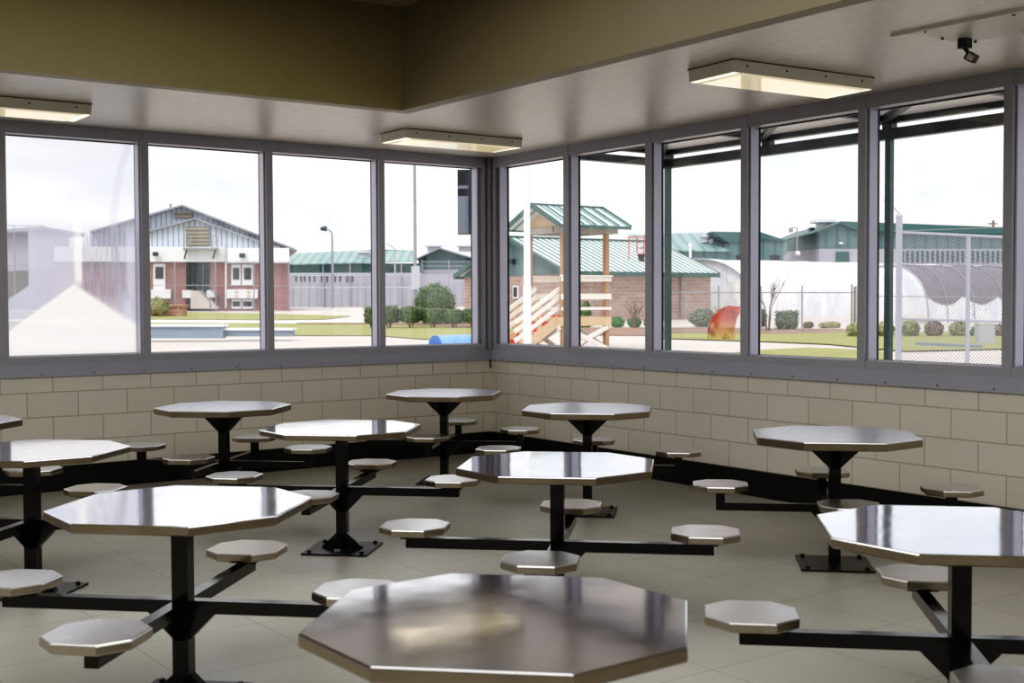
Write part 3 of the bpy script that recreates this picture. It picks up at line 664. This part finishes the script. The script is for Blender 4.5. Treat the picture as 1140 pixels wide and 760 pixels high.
# --- long green-roofed block with pale lower wall
D = 150
T = Thing('green_roofed_block', foot(370, D), 'long green-roofed block with pale slotted wall behind the street lamp', 'building')
T.part('lower_wall', rect(MB(), 321, 305, 520, 344, D, 8), M['slotwall']); T.part('green_wall', rect(MB(), 321, 293, 466, 306, D+.3, 8), M['teal_dark'])
T.part('roof', MB().prism([at(320, 293.6, D-.6), at(464, 290, D-.6), at(462, 279, D+7), at(430, 277.5, D+7), at(400, 278.5, D+7), at(322, 282, D+7)], (0, 0, -.15)), M['teal_roof'])
for i, px in enumerate((329.5, 335, 339, 344.5, 350, 358, 364, 373, 378.5, 386, 389, 392.5)): T.part('slot_window', rect(MB(), px-.75, 306, px+.75, 313.5, D-.1, .2), M['dark'])
for px in (426, 436, 448): T.part('window', rect(MB(), px-3, 297.5, px+3, 304.5, D+.1, .3), M['dark'])
pw = MB()
for px in (360, 390, 447): pole(pw, px, D-.3, 294, .09)
T.part('downpipe', pw, M['galv_dim'])
pn = MB()
for px in range(326, 520, 9): rect(pn, px-.25, 315, px+.25, 343, D-.06, .1)
T.part('panel_joint', pn, M['galv_dim'])
vn = T.part('roof_vent', MB().tube([at(405.5, 288, D+3), at(405.5, 281.5, D+3)], .75, 14).tube([at(405.5, 281.5, D+3), at(405.5, 279.5, D+3)], 1.05, 14, .7), M['pale_metal'])
D = 160
T = Thing('gabled_warehouse', foot(490, D), 'green gabled warehouse rising behind the round bush', 'building')
T.part('wall', ext(MB(), [(466, 344), (530, 344), (530, 289), (489, 276.5), (466, 287)], D, 12), M['teal_dark'])
T.part('lower_wall', rect(MB(), 466, 300, 530, 344, D-.2, .3), M['slotwall'])
rf = MB(); roof_strip(rf, (489, 275), (535, 289), D-1, 1.6, 13); roof_strip(rf, (463, 287.5), (489, 275), D-1, 1.6, 13); T.part('roof', rf, M['galv_dim'])
for px in (483, 518): T.part('roof_vent', MB().tube([at(px, 280, D+5), at(px, 274, D+5)], .9, 14).tube([at(px, 274.6, D+5), at(px, 272.6, D+5)], 1.4, 14, 1.1), M['pale_metal'])
D = 138
t = fence('razor_wire_fence', foot(400, D), 'tall fence topped with white wire in front of the slotted wall', [322, 360, 400, 440, 470], D, 304, [304.5, 306.5, 320], 304.5, .07, 'galv', 'mesh_far', .07)
t = fence('chain_link_fence', foot(500, 125), 'short fence run beside the round bush', [470, 500, 530], 125, 289, [291, 296], 291)

# --- lamps and poles
T = Thing('street_lamp', foot(338, 130), 'street lamp with curved arm before the green-roofed block', 'street lamp')
mb = MB(); b, tp = pole(mb, 370.5, 130, 262, .17, .11); T.loc = b; T.o.location = b
T.part('pole', mb, M['galv_dim']); arm = [tp-Vector((0, 0, .1)), at(369.5, 259, 130), at(367, 256.5, 130), at(362, 254.8, 130)]
T.part('arm', MB().tube(arm, .09, 8), M['galv_dim']); T.part('lamp_head', MB().tube([at(363.5, 254.9, 130), at(360.5, 254.2, 130), at(357, 254.8, 130)], .3, 10, .2), M['dark'])
T = Thing('light_mast', foot(440, 118), 'thin light mast with short arm beside the mullion', 'mast'); mb = MB(); b, tp = pole(mb, 440, 118, 277, .1, .07); T.part('pole', mb, M['galv'])
T.part('arm', MB().tube([tp, at(435, 273.5, 118), at(431, 271.5, 118)], .06, 6), M['galv_dim'])
T = Thing('floodlight_pole', foot(462.5, 90), 'tall grey floodlight pole rising out of sight behind the round bush', 'pole'); mb = MB(); b, tp = pole(mb, 462.5, 90, 60, .13, .10, 12); T.part('pole', mb, M['galv_dim'])
T.part('cabinet', rect(MB(), 458, 296, 467, 322, 89.6, .4), M['pale_metal'])
T.part('floodlight', MB().box(tp+Vector((0, 0, .2)), (2.2, .5, .5)), M['galv_dim'])
T = Thing('flag_pole', foot(587, 30), 'thick white pole standing in front of the tower stairs', 'pole'); mb = MB(); b, tp = pole(mb, 587, 30, -40, .092, .06, 14); T.part('pole', mb, M['white']); T.part('finial', MB().ball(tp+Vector((0, 0, .06)), (.09, .09, .09)), M['galv'])
b = foot(587, 30); T.part('sleeve', MB().tube([b, b+Vector((0, 0, 1.9))], .105, 14), M['white'])

# --- blue drum lying in the yard
b = foot(484, 33); T = Thing('plastic_drum', b, 'bright blue plastic drum lying on its side below the hedge', 'drum')
c0 = b+Vector((0, 0, .29)); ax = (RH*.78+FH*.62).normalized()
pr = [(0, .27), (.02, .29), (.40, .295), (.42, .305), (.45, .295), (.95, .295), (.98, .305), (1.01, .295), (1.38, .29), (1.40, .27)]
sd_ = Vector((0, 0, 1)); sx = ax.cross(sd_)
T.part('barrel', MB().loft([[c0+ax*u+(sx*math.cos(2*PI*k/28)+sd_*math.sin(2*PI*k/28))*r for k in range(28)] for u, r in pr], True, True), M['blue_lt'])
T.part('end_lid', MB().tube([c0+ax*-.004, c0+ax*.012], .262, 28), M['blue'])
T.part('rim', MB().loft([[c0+ax*u+(sx*math.cos(2*PI*k/28)+sd_*math.sin(2*PI*k/28))*r for k in range(28)] for u, r in ((.0, .262), (-.015, .27), (-.015, .29), (.02, .297))], False, True), M['blue'])

# --- dark box hanging from the eave by the corner
P = at(517.3, 222, 13.9)
T = Thing('hanging_box', P+Vector((0, 0, .5)), 'narrow dark box with pale lower panel hanging outside beside the corner post', 'box')
hx = lambda px, py: at(px, py, 13.9)
rot = Matrix((RH, FH, Vector((0, 0, 1)))).transposed()
zt = CZ+.03; zb = hx(517, 261).z; zc = P
T.part('case', MB().box((P.x, P.y, (zt+zb)/2), (.155, .12, zt-zb), rot), M['boxdark'])
T.part('pale_panel', MB().box(Vector((P.x, P.y, zb+.22))-RH*.015-FH*.062, (.118, .006, .42), rot), M['boxpale'])
T.part('pale_strip', MB().box(Vector((P.x, P.y, zb+.53))-RH*.015-FH*.062, (.115, .006, .035), rot), M['boxpale'])
T.part('side_edge', MB().box(Vector((P.x, P.y, (zt+zb)/2))+RH*.062-FH*.063, (.03, .008, zt-zb), rot), M['boxteal'])

# --- lookout tower (walls parallel to the room's walls)
X, Y = Vector((1, 0, 0)), Vector((0, 1, 0))
fc = foot(627, 34); gz0 = fc.z
T = Thing('lookout_tower', fc, 'wooden lookout tower with green metal roof and stairs', 'tower')
S = 1.56
cn = [fc, fc+X*S, fc+X*S+Y*S, fc+Y*S]      # front, along +x, back, along +y
ze = at(627, 252, 34).z; zd = at(627, 353, 34).z; zr = at(627, 306, 34).z
for i, c_ in enumerate(cn): T.part('post', MB().box((c_.x, c_.y, (gz0-.1+ze)/2), (.13, .13, ze-gz0+.1)), M['woodpost'])
def ring(mb, z0, z1, w_, out_):
    for i in range(4):
        a_, b_ = cn[i], cn[(i+1) % 4]; e_ = (b_-a_).normalized(); n_ = Vector((e_.y, -e_.x, 0))
        A = a_+n_*out_-e_*.1; B = b_+n_*out_+e_*.1
        mb.bar(Vector((A.x, A.y, (z0+z1)/2)), Vector((B.x, B.y, (z0+z1)/2)), w_, abs(z1-z0))
mb = MB(); ring(mb, ze-.17, ze, .05, .09)
for e_ in (-.1, .1): mb.bar(cn[1]+Vector((.35, 0, ze-.08-gz0))+Y*e_, cn[0]+Vector((-.35, 0, ze-.08-gz0))+Y*e_, .05, .17)
T.part('roof_beam', mb, M['beam_grey'])
mb = MB(); ring(mb, zd-.25, zd, .045, .09); T.part('deck_fascia', mb, M['wood'])
T.part('deck', MB().mm(cn[0]+Vector((-.06, -.06, zd-gz0-.04)), cn[2]+Vector((.06, .06, zd-gz0))), M['wood'])
mb = MB()
for (i, j) in ((0, 1), (1, 2), (2, 3)):
    a_, b_ = cn[i], cn[j]; e_ = (b_-a_).normalized(); n_ = Vector((e_.y, -e_.x, 0))
    for z0, z1 in ((zr-.04, zr), (zr-.17, zr-.05), (zr-.68, zr-.52), (zr-.98, zr-.90)):
        A = a_+n_*.08-e_*.12; B = b_+n_*.08+e_*.12; mb.bar(Vector((A.x, A.y, (z0+z1)/2)), Vector((B.x, B.y, (z0+z1)/2)), .04 if z1 < zr else .15, z1-z0)
T.part('railing', mb, M['whitewood'])
mb = MB()
for (i, j) in ((0, 1), (0, 3), (1, 2)):
    a_, b_ = cn[i], cn[j]; n_ = (b_-a_).cross(Vector((0, 0, 1))).normalized()*.08
    if i == 0 and j == 3: n_ = -n_
    mb.bar(a_+n_+Vector((0, 0, .1)), b_+n_+Vector((0, 0, zd-gz0-.28)), .04, .13); mb.bar(b_+n_*1.4+Vector((0, 0, .1)), a_+n_*1.4+Vector((0, 0, zd-gz0-.28)), .04, .13)
T.part('cross_brace', mb, M['whitewood'])
# roof: ridge along x
OV = .5; ym = fc.y+S/2; hw = S/2+OV; rh = at(592.5, 228, 34.6).z-ze; x0, x1 = fc.x-OV, fc.x+S+OV
for sg in (-1, 1):
    e0 = Vector((x0, ym+sg*hw, ze+.03)); e1 = Vector((x1, ym+sg*hw, ze+.03)); r0 = Vector((x0, ym, ze+rh)); r1 = Vector((x1, ym, ze+rh))
    T.part('roof_panel', MB().prism([e0, e1, r1, r0], (0, 0, -.05)), M['seam_tower'])
tr = MB()
for xx in (x0-.012, x1+.012):
    for sg in (-1, 1): tr.bar((xx, ym+sg*hw, ze-.0), (xx, ym, ze+rh-.02), .03, .14)
for sg in (-1, 1): tr.bar((x0, ym+sg*(hw+.01), ze-.01), (x1, ym+sg*(hw+.01), ze-.01), .03, .09)
for k in range(7):
    xx = x0+(x1-x0)*k/6
    for sg in (-1, 1): tr.bar((xx, ym+sg*hw, ze+.05), (xx, ym, ze+rh+.02), .022, .035)
tr.bar((x0, ym, ze+rh+.01), (x1, ym, ze+rh+.01), .10, .05)
T.part('roof_trim', tr, M['green_trim'])
for xx in (fc.x-.02, fc.x+S+.02): T.part('gable_board', MB().prism([(xx, ym-hw*.86, ze), (xx, ym+hw*.86, ze), (xx, ym, ze+rh*.86)], (.03, 0, 0)), M['wood'])
# stairs down towards -x
SL = zd-gz0; run = SL*1.38; n = 6; sy0, sy1 = fc.y+.16, fc.y+1.2
stairs = MB()
for k in range(n):
    zz = gz0+SL*(k+.7)/(n+.2); xx = fc.x-run+run*(k+.5)/n; stairs.mm((xx-.15, sy0, zz-.03), (xx+.13, sy1, zz))
so_ = T.part('stair_treads', stairs, M['wood'])
ri = MB()
for k in range(n):
    zz = gz0+SL*(k+.7)/(n+.2); xx = fc.x-run+run*(k+.5)/n+.12; ri.mm((xx, sy0, zz), (xx+.02, sy1, zz+SL/n-.03))
T.part('stair_risers', ri, M['red'])
for yy in (sy0-.03, sy1+.03):
    T.part('stair_stringer', MB().bar((fc.x-run-.1, yy, gz0+.06), (fc.x-.05, yy, zd-.08), .05, .26), M['wood'])
    for off in (.42, .68, .92):
        T.part('stair_rail', MB().bar((fc.x-run-.15, yy, gz0+off-.02), (fc.x-.02, yy, zd+off-.12), .045, .11), M['whitewood'])
    for xx in (fc.x-run+.1, fc.x-run*.5): T.part('stair_post', MB().bar((xx, yy+.04, gz0-.05), (xx, yy+.04, gz0+1.0+(xx-(fc.x-run))/run*SL*.9), .09), M['wood'])

# --- brick house (parallel to the room's walls)
hc = foot(629, 65); zE = at(629, 302, 65).z; W_, L_h = 10.8, 11.6; zR = at(569, 263.5, 69.4).z
T = Thing('brick_house', hc, 'long brick house with green seamed roof behind the tower', 'house')
T.part('brick_wall', MB().mm(hc+Vector((.45, .45, -.2)), Vector((hc.x+L_h-.3, hc.y+W_-.45, zE-.1))), M['brick_tan'])
ym = hc.y+W_/2
gb = T.part('gable', MB().prism([(hc.x+.40, hc.y+.3, zE-.12), (hc.x+.40, hc.y+W_-.3, zE-.12), (hc.x+.40, ym, zR-.12)], (.2, 0, 0)), M['teal_wall'])
gb2 = T.part('gable', MB().prism([(hc.x+L_h-.5, hc.y+.3, zE-.12), (hc.x+L_h-.5, hc.y+W_-.3, zE-.12), (hc.x+L_h-.5, ym, zR-.12)], (.2, 0, 0)), M['teal_wall'])
for y0 in (hc.y, hc.y+W_):
    T.part('roof_panel', MB().prism([(hc.x, y0, zE), (hc.x+L_h, y0, zE), (hc.x+L_h, ym, zR), (hc.x, ym, zR)], (0, 0, -.1)), M['seam'])
tr = MB()
for xx in (hc.x-.02, hc.x+L_h+.02):
    for y0 in (hc.y, hc.y+W_): tr.bar((xx, y0, zE-.08), (xx, ym, zR-.08), .06, .24)
for y0 in (hc.y-.02, hc.y+W_+.02): tr.bar((hc.x, y0, zE-.1), (hc.x+L_h, y0, zE-.1), .08, .26)
tr.bar((hc.x, ym, zR+.02), (hc.x+L_h, ym, zR+.02), .3, .1)
T.part('roof_trim', tr, M['green_trim'])
T.part('soffit', MB().mm((hc.x+.05, hc.y+.05, zE-.22), (hc.x+L_h-.1, hc.y+.5, zE-.16)), M['white'])
def on_gable(px, py):
    r_ = ray(px, py); k = (hc.x+.38-CAM.x)/r_.x; return CAM+r_*k
a_, b_ = on_gable(571, 318), on_gable(577, 332)
wo = T.part('window', MB().mm((hc.x+.36, a_.y, b_.z), (hc.x+.46, b_.y, a_.z)), M['white']); T.part('pane', MB().mm((hc.x+.34, a_.y-.08, b_.z+.08), (hc.x+.37, b_.y+.08, a_.z-.08)), M['dark'], wo)
q_ = on_gable(572, 291); T.part('wall_lamp', MB().box((hc.x+.28, q_.y, q_.z), (.25, .3, .3)), M['dark'])
def on_front(px, py):
    r_ = ray(px, py); k = (hc.y+.42-CAM.y)/r_.y; return CAM+r_*k
q_ = on_front(757, 320); T.part('downpipe', MB().mm((q_.x, hc.y+.3, hc.z if hasattr(hc, 'z') else 0), (q_.x+.1, hc.y+.4, zE-.2)), M['galv_dim'])
q_ = on_front(806, 318); 
for px in (700,): T.part('wall_panel', MB().mm((on_front(683, 320).x, hc.y+.41, on_front(683, 345).z), (on_front(718, 320).x, hc.y+.46, zE-.2)), M['pale_metal']) if False else None

# --- red framed goal by the mullion
b = foot(727, 60); T = Thing('basketball_goal', b, 'thin red tubular frame standing up beside the mullion over the house roof', 'goal frame')
mb = MB(); tp = at(727, 264, 60); mb.tube([b, Vector((b.x, b.y, tp.z))], .06, 8); T.part('pole', mb, M['red'])
mb = MB()
for a_, b_ in (((698, 264), (727, 263.5)), ((700, 264), (700, 289)), ((709, 264), (709, 282)), ((717, 264), (717, 292)), ((709, 276), (727, 276)), ((709, 282), (727, 284))): mb.bar(at(*a_, 59.8), at(*b_, 59.8), .05)
T.part('frame', mb, M['red']); T.part('hoop_net', MB().tube([at(714, 283, 59.4), at(714, 291, 59.4)], .2, 10, .12), M['dark'])

# --- tunnel greenhouse
def tunnel(name, apex_px, apex_y, d, hwid, length, label, mat, jmax=18, part='plastic_cover'):
    A = at(apex_px, apex_y, d); base = G(d+hwid*.81*-1); H = A.z-base
    T = Thing(name, Vector((A.x, A.y-hwid, base)), label, 'greenhouse')
    nseg = 18; rings = []; nl = 34
    for i in range(nl+1):
        xx = A.x+length*i/nl; ring_ = []
        for j in range(jmax+1):
            th = PI*j/nseg; sag = .05*math.sin(i*1.9)*math.sin(th)+.03*math.sin(i*.7+j)
            yy = A.y-hwid*math.cos(th)*(abs(math.cos(th))**-.25 if abs(math.cos(th)) > .05 else 1); zz = base-.1+(H+.1)*math.sin(th)**.75
            P_ = Vector((xx, yy, zz+sag)); P_.z += (G(dep(P_))-base)*(1-(zz-base)/H)+.004*0
            ring_.append(P_)
        rings.append(ring_)
    mb = MB(); mb.loft(rings, False, True, closed=False); T.part(part, mb, mat)
    return T, A, base, H, rings
T, A, base, H, rings = tunnel('tunnel_greenhouse', 762, 289, 78, 6.0, 30, 'long white plastic tunnel greenhouse behind the house and chain link fence', M['plastic'])
T.part('end_hoop', MB().tube(rings[0], .06, 8), M['galv'])
T.part('end_wall', MB().add([p+Vector((.25, 0, 0)) for p in rings[0]], [tuple(range(19))]), M['plastic'])
T, A, base, H, rings = tunnel('shade_house', 984, 296, 63, 2.7, 13, 'tunnel covered in grey shade cloth with white plastic skirt behind the fence', M['plastic'], 10)
T.part('end_hoop', MB().tube(rings[0], .05, 8), M['galv'])
# shade cloth draped over the top with a scalloped lower edge
sh = MB(); rr = []; nl = 34; n2 = 14
for i in range(nl+1):
    row = []; drop = .62+.13*abs(math.sin(i*PI/8.0))**1.0 if True else 0
    for j in range(n2+1):
        src = rings[i]; f0 = (1-drop)*5.6+(9.9-(1-drop)*5.6)*j/n2; k = int(f0); q = f0-k
        P_ = src[k].lerp(src[min(k+1, 10)], q)
        cen = Vector((src[0].x, A.y, base)); row.append(P_+(P_-cen).normalized()*.05)
    rr.append(row)
sh.loft(rr, False, True, closed=False); T.part('shade_cloth', sh, M['shade'])
for i in (4, 10, 17, 24, 30): T.part('hoop', MB().tube([p+(p-Vector((p.x, A.y, base))).normalized()*.07 for p in rings[i]], .03, 6), M['galv_dim'])

# --- teal building and big warehouse behind
D = 112
T = Thing('teal_building', foot(790, D), 'teal metal building with roof vents behind the brick house', 'building')
T.part('wall', rect(MB(), 700, 277, 813, 345, D, 10), M['teal_wall']); T.part('roof', MB().prism([at(698, 278, D-.5), at(812, 278, D-.5), at(792, 258.5, D+9), at(700, 261, D+9)], (0, 0, -.15)), M['teal_roof'])
T.part('gable', ext(MB(), [(812, 345), (872, 345), (872, 267), (850, 263), (815, 258.5), (792, 258.5), (812, 270)], D+.4, 9), M['teal_wall'])
T.part('gable_roof', ext(MB(), [(792, 257.5), (848, 258.5), (874, 267), (874, 269), (848, 266), (812, 270)], D+.1, 9), M['teal_dark'])
for a_, b_ in ((820, 828), (858, 868)): T.part('window', rect(MB(), a_, 284, b_, 291, D+.2, .3), M['dark'])
for px, py, r_ in ((785, 266, .45), (792, 272, .28)): T.part('roof_vent', MB().tube([at(px, py+4, D+3), at(px, py-2, D+3)], r_*.8, 12).tube([at(px, py-2, D+3), at(px, py-6, D+3)], r_*1.25, 12, r_), M['pale_metal'])
T.part('flue_pipe', MB().tube([at(768.5, 292, D-1), at(768.5, 274, D-1)], .12, 10).tube([at(768.5, 274, D-1), at(768.5, 271, D-1)], .17, 10), M['white'])
D = 122
T = Thing('green_warehouse', foot(950, D), 'large dark green warehouse with pale slotted base beyond the fence', 'building')
T.part('upper_wall', ext(MB(), [(912, 280), (1180, 280), (1180, 258), (938, 247.5), (912, 258)], D, 20), M['teal_wall'])
T.part('side_wall', MB().prism([at(877, 281, D+12), at(912, 281, D), at(912, 258, D), at(877, 267, D+12)], FH*.3), M['teal_dark'])
T.part('lower_wall', rect(MB(), 912, 277, 1180, 345, D-.2, 20), M['slotwall']); T.part('lower_side_wall', MB().prism([at(877, 345, D+11.8), at(912, 345, D-.2), at(912, 277, D-.2), at(877, 280, D+11.8)], FH*.3), M['slotwall'])
T.part('roof', ext(MB(), [(936, 246), (1180, 255), (1180, 262), (1060, 259), (955, 257), (936, 249)], D-.6, 20), M['teal_dark']); 
T.part('roof_edge', roof_strip(roof_strip(MB(), (910, 257), (937, 246), D-.8, 1.8, 20), (876, 266), (910, 257), D-.6, 1.6, 10), M['green_trim'])
do = T.part('door', rect(MB(), 931, 280, 945.5, 293.5, D-.4, .3), M['teal_dark']); 
for i in range(22): T.part('slot_window', rect(MB(), 1004+i*5.6, 279, 1004+i*5.6+2.2, 292, D-.4, .2), M['teal_dark'])
T.part('wall_lamp', rect(MB(), 934.5, 269.5, 938.5, 271.5, D-.4, .4), M['white'])
T.part('roof_unit', MB().tube([at(917, 256, D+4), at(917, 248, D+4)], .8, 14).tube([at(917, 248, D+4), at(917, 244.5, D+4)], 1.45, 14, 1.2), M['pale_metal']); T.part('roof_unit', rect(MB(), 902, 253, 907, 262, D+5, 1), M['teal_dark'])
lp = Thing('yard_lamp', foot(887, 116), 'slim yard lamp in front of the dark green warehouse', 'lamp'); mb = MB(); b, tp = pole(mb, 887, 116, 254, .07); lp.part('pole', mb, M['galv_dim']); lp.part('arm', MB().tube([tp, at(885, 253, 116), at(880.5, 253.5, 116)], .05, 6), M['galv_dim']); lp.part('lamp_head', MB().box(at(880.5, 256, 116), (.3, .3, .4)), M['galv_dim']); lp.part('globe', MB().ball(at(888, 282, 115.8), (.25, .25, .25), 10, 8), M['white'])
up_ = Thing('utility_pole', foot(1105, 170), 'far utility pole above the warehouse roof', 'pole'); mb = MB(); b, tp = pole(mb, 1105, 170, 245, .18); up_.part('pole', mb, M['bark']); up_.part('crossarm', MB().bar(at(1100, 249, 170), at(1110, 249, 170), .2), M['bark'])

# --- fences on the east lawn
fence('chain_link_fence', foot(900, 50), 'thin chain link fence in front of the white tunnel', [745, 800, 847, 893, 953], 50, 318, [325.5, 369], 325.5, .035, 'galv_dim', 'mesh_far', .025)
for i, px in enumerate((948.3, 951.2)):
    T = Thing('brown_post', foot(px, 49), ('slim brown fence post next to the mullion', 'brown fence post just beyond its slim twin')[i], 'post'); mb = MB(); pole(mb, px, 49, 316 if i == 0 else 319, .035); T.part('shaft', mb, M['bark'])
D = 21
T = Thing('chain_link_fence', foot(1000.5, D), 'near chain link fence with capped post and galvanised rails by the green post', 'fence')
mb = MB(); b, tp = pole(mb, 1000.5, D, 241, .055, None, 14); po = T.part('post', mb, M['galv']); T.part('post_cap', MB().ball(tp, (.062, .062, .05), 12, 8), M['galv'], po)
for px in (1077.5, 1152): mb = MB(); b2, tp2 = pole(mb, px, D, 263, .036, None, 12); T.part('post', mb, M['galv'])
T.part('rail', MB().tube([at(1002, 258.5, D), at(1152, 265.5, D)], .024, 8), M['galv']); T.part('rail', MB().tube([at(1002, 354.5, D), at(1152, 359, D)], .02, 8), M['galv'])
T.part('wire', MB().tube([at(985, 257.5, D), at(1060, 255, D), at(1152, 251.5, D)], .006, 5), M['galv_dim'])
mb = MB(); a_, b_ = at(1000.5, 258.5, D), at(1152, 265.5, D); mb.add([foot(1000.5, D), foot(1152, D), b_, a_], [(0, 1, 2, 3)]); T.part('chain_link', mb, M['mesh_near'])
T.part('barb_arm', MB().tube([tp, tp+Vector((0, 0, .05)), at(992, 228, D), at(984, 223, D)], .009, 6), M['galv_dim'])
mb = MB(); T.part('wire', MB().tube([at(962, 329.5, 30), at(1150, 331, 30)], .012, 5), M['galv_dim'])
b = foot(1096.5, 39); T = Thing('utility_cabinet', b, 'pale grey utility cabinet on the grass behind the chain link fence', 'cabinet')
T.part('case', MB().box(b+Vector((0, 0, .33)), (.5, .4, .66), rot), M['pale_metal']); T.part('lid', MB().box(b+Vector((0, 0, .69)), (.54, .44, .06), rot), M['white'])
T = Thing('concrete_curb', foot(1055, 37), 'short concrete curb lying on the grass behind the near fence', 'curb'); T.part('curb_block', MB().bar(foot(1022, 38)+Vector((0, 0, .05)), foot(1092, 36)+Vector((0, 0, .05)), .2, .14), M['bluewall'])

# --- walkway canopy outside the east windows
cx = 3.89
def on_x(px, py, x_=cx):
    r_ = ray(px, py); return CAM+r_*((x_-CAM.x)/r_.x)
T = Thing('walkway_canopy', (cx, -1.95, -.06), 'dark green steel walkway canopy on slim posts outside the east windows', 'canopy')
y0c, y1c = -13.0, 1.51
zb = 3.26
for yy in (1.51, -1.95, -5.41, -8.87): T.part('post', MB().mm((cx-.034, yy-.034, -.06), (cx+.034, yy+.034, zb)), M['canopy_post'])
T.part('edge_beam', MB().mm((cx-.05, y0c, zb), (cx+.05, y1c+.05, zb+.115)), M['canopy_green'])
T.part('fascia_beam', MB().mm((cx-.05, y0c, zb+.172), (cx+.05, y1c+.05, zb+.24)), M['canopy_green'])
T.part('end_beam', MB().mm((.8, y1c-.05, zb+.02), (cx, y1c+.05, zb+.115)), M['canopy_green'])
T.part('roof_panel', MB().mm((.76, y0c, zb+.235), (cx+.10, y1c+.15, zb+.30)), M['canopy_soffit'])
for yy in (1.51, -.22, -1.95, -3.68, -5.41, -7.14, -8.87):
    T.part('rafter', MB().mm((.76, yy-.035, zb+.175), (cx, yy+.035, zb+.236)), M['canopy_green'])
    T.part('bracket', MB().mm((cx-.05, yy-.06, zb+.11), (cx+.05, yy+.06, zb+.18)), M['canopy_green'])
    T.part('brace', MB().bar((cx-.1, yy+.0, zb+.20), (cx-1.5, yy-1.6, zb+.20), .08, .06), M['canopy_green'])

# ------------------------------------------------------------------ light
w = bpy.data.worlds.new('world'); scn.world = w; w.use_nodes = True; nt = w.node_tree; nt.nodes.clear()
out = nt.nodes.new('ShaderNodeOutputWorld'); bg = nt.nodes.new('ShaderNodeBackground'); tc = nt.nodes.new('ShaderNodeTexCoord')
mp = nt.nodes.new('ShaderNodeMapping'); mp.inputs['Scale'].default_value = (1, 1, 4.0); mp.inputs['Location'].default_value = (.3, .8, .15); nz = nt.nodes.new('ShaderNodeTexNoise'); nz.inputs['Scale'].default_value = 3.2; nz.inputs['Detail'].default_value = 7
mr = nt.nodes.new('ShaderNodeMapRange'); mr.inputs['From Min'].default_value = .47; mr.inputs['From Max'].default_value = .70
mx = nt.nodes.new('ShaderNodeMix'); mx.data_type = 'RGBA'; mx.inputs[6].default_value = (1.0, 1.0, 1.0, 1); mx.inputs[7].default_value = (.66, .71, .80, 1)
L_ = nt.links.new
L_(tc.outputs['Generated'], mp.inputs[0]); L_(mp.outputs[0], nz.inputs['Vector']); L_(nz.outputs['Fac'], mr.inputs[0]); L_(mr.outputs[0], mx.inputs[0]); L_(mx.outputs[2], bg.inputs[0]); L_(bg.outputs[0], out.inputs[0])
bg.inputs[1].default_value = 1.26
def lamp(name, kind, loc, energy, color=(1, 1, 1), rot=None, **kw):
    l = bpy.data.lights.new(name, kind); l.energy = energy; l.color = color
    for k, v in kw.items(): setattr(l, k, v)
    o = bpy.data.objects.new(name, l); col.objects.link(o); o.location = loc
    if rot: o.rotation_euler = rot
    return o
sd = (FH*.75+RH*.35+Vector((0, 0, -1.0))).normalized()
so = lamp('sun', 'SUN', (0, 0, 30), 1.9, (1, .98, .95), angle=math.radians(25)); so.rotation_euler = sd.to_track_quat('-Z', 'Y').to_euler()
lamp('hall_ceiling_fill', 'AREA', (-6.5, -7.5, CU-.05), 330, (1, .985, .96), shape='RECTANGLE', size=6.5, size_y=7.5)  # unseen overhead fill, added to brighten the floor and walls
# unseen area lights added before the solid rear walls to brighten the room
lamp('rear_fill_west', 'AREA', (XW+.3, -8, 2.0), 25, (1, .985, .96), (0, math.radians(-90), 0), shape='RECTANGLE', size=1.8, size_y=13)
lamp('rear_fill_south', 'AREA', (-7.5, YS+.3, 2.0), 30, (1, .985, .96), (math.radians(90), 0, 0), shape='RECTANGLE', size=13, size_y=1.8)

scn.view_settings.view_transform = 'Standard'; scn.view_settings.look = 'None'; scn.view_settings.exposure = 0; scn.view_settings.gamma = 1
vs_ = scn.view_settings; vs_.use_curve_mapping = True; cm = vs_.curve_mapping; c_ = cm.curves[3]
for x_, y_ in ((.025, .011), (.08, .066), (.2, .205), (.6, .635)): c_.points.new(x_, y_)
cm.update()
scn.cycles.max_bounces = 10; scn.cycles.transparent_max_bounces = 16; scn.cycles.caustics_reflective = False; scn.cycles.caustics_refractive = False
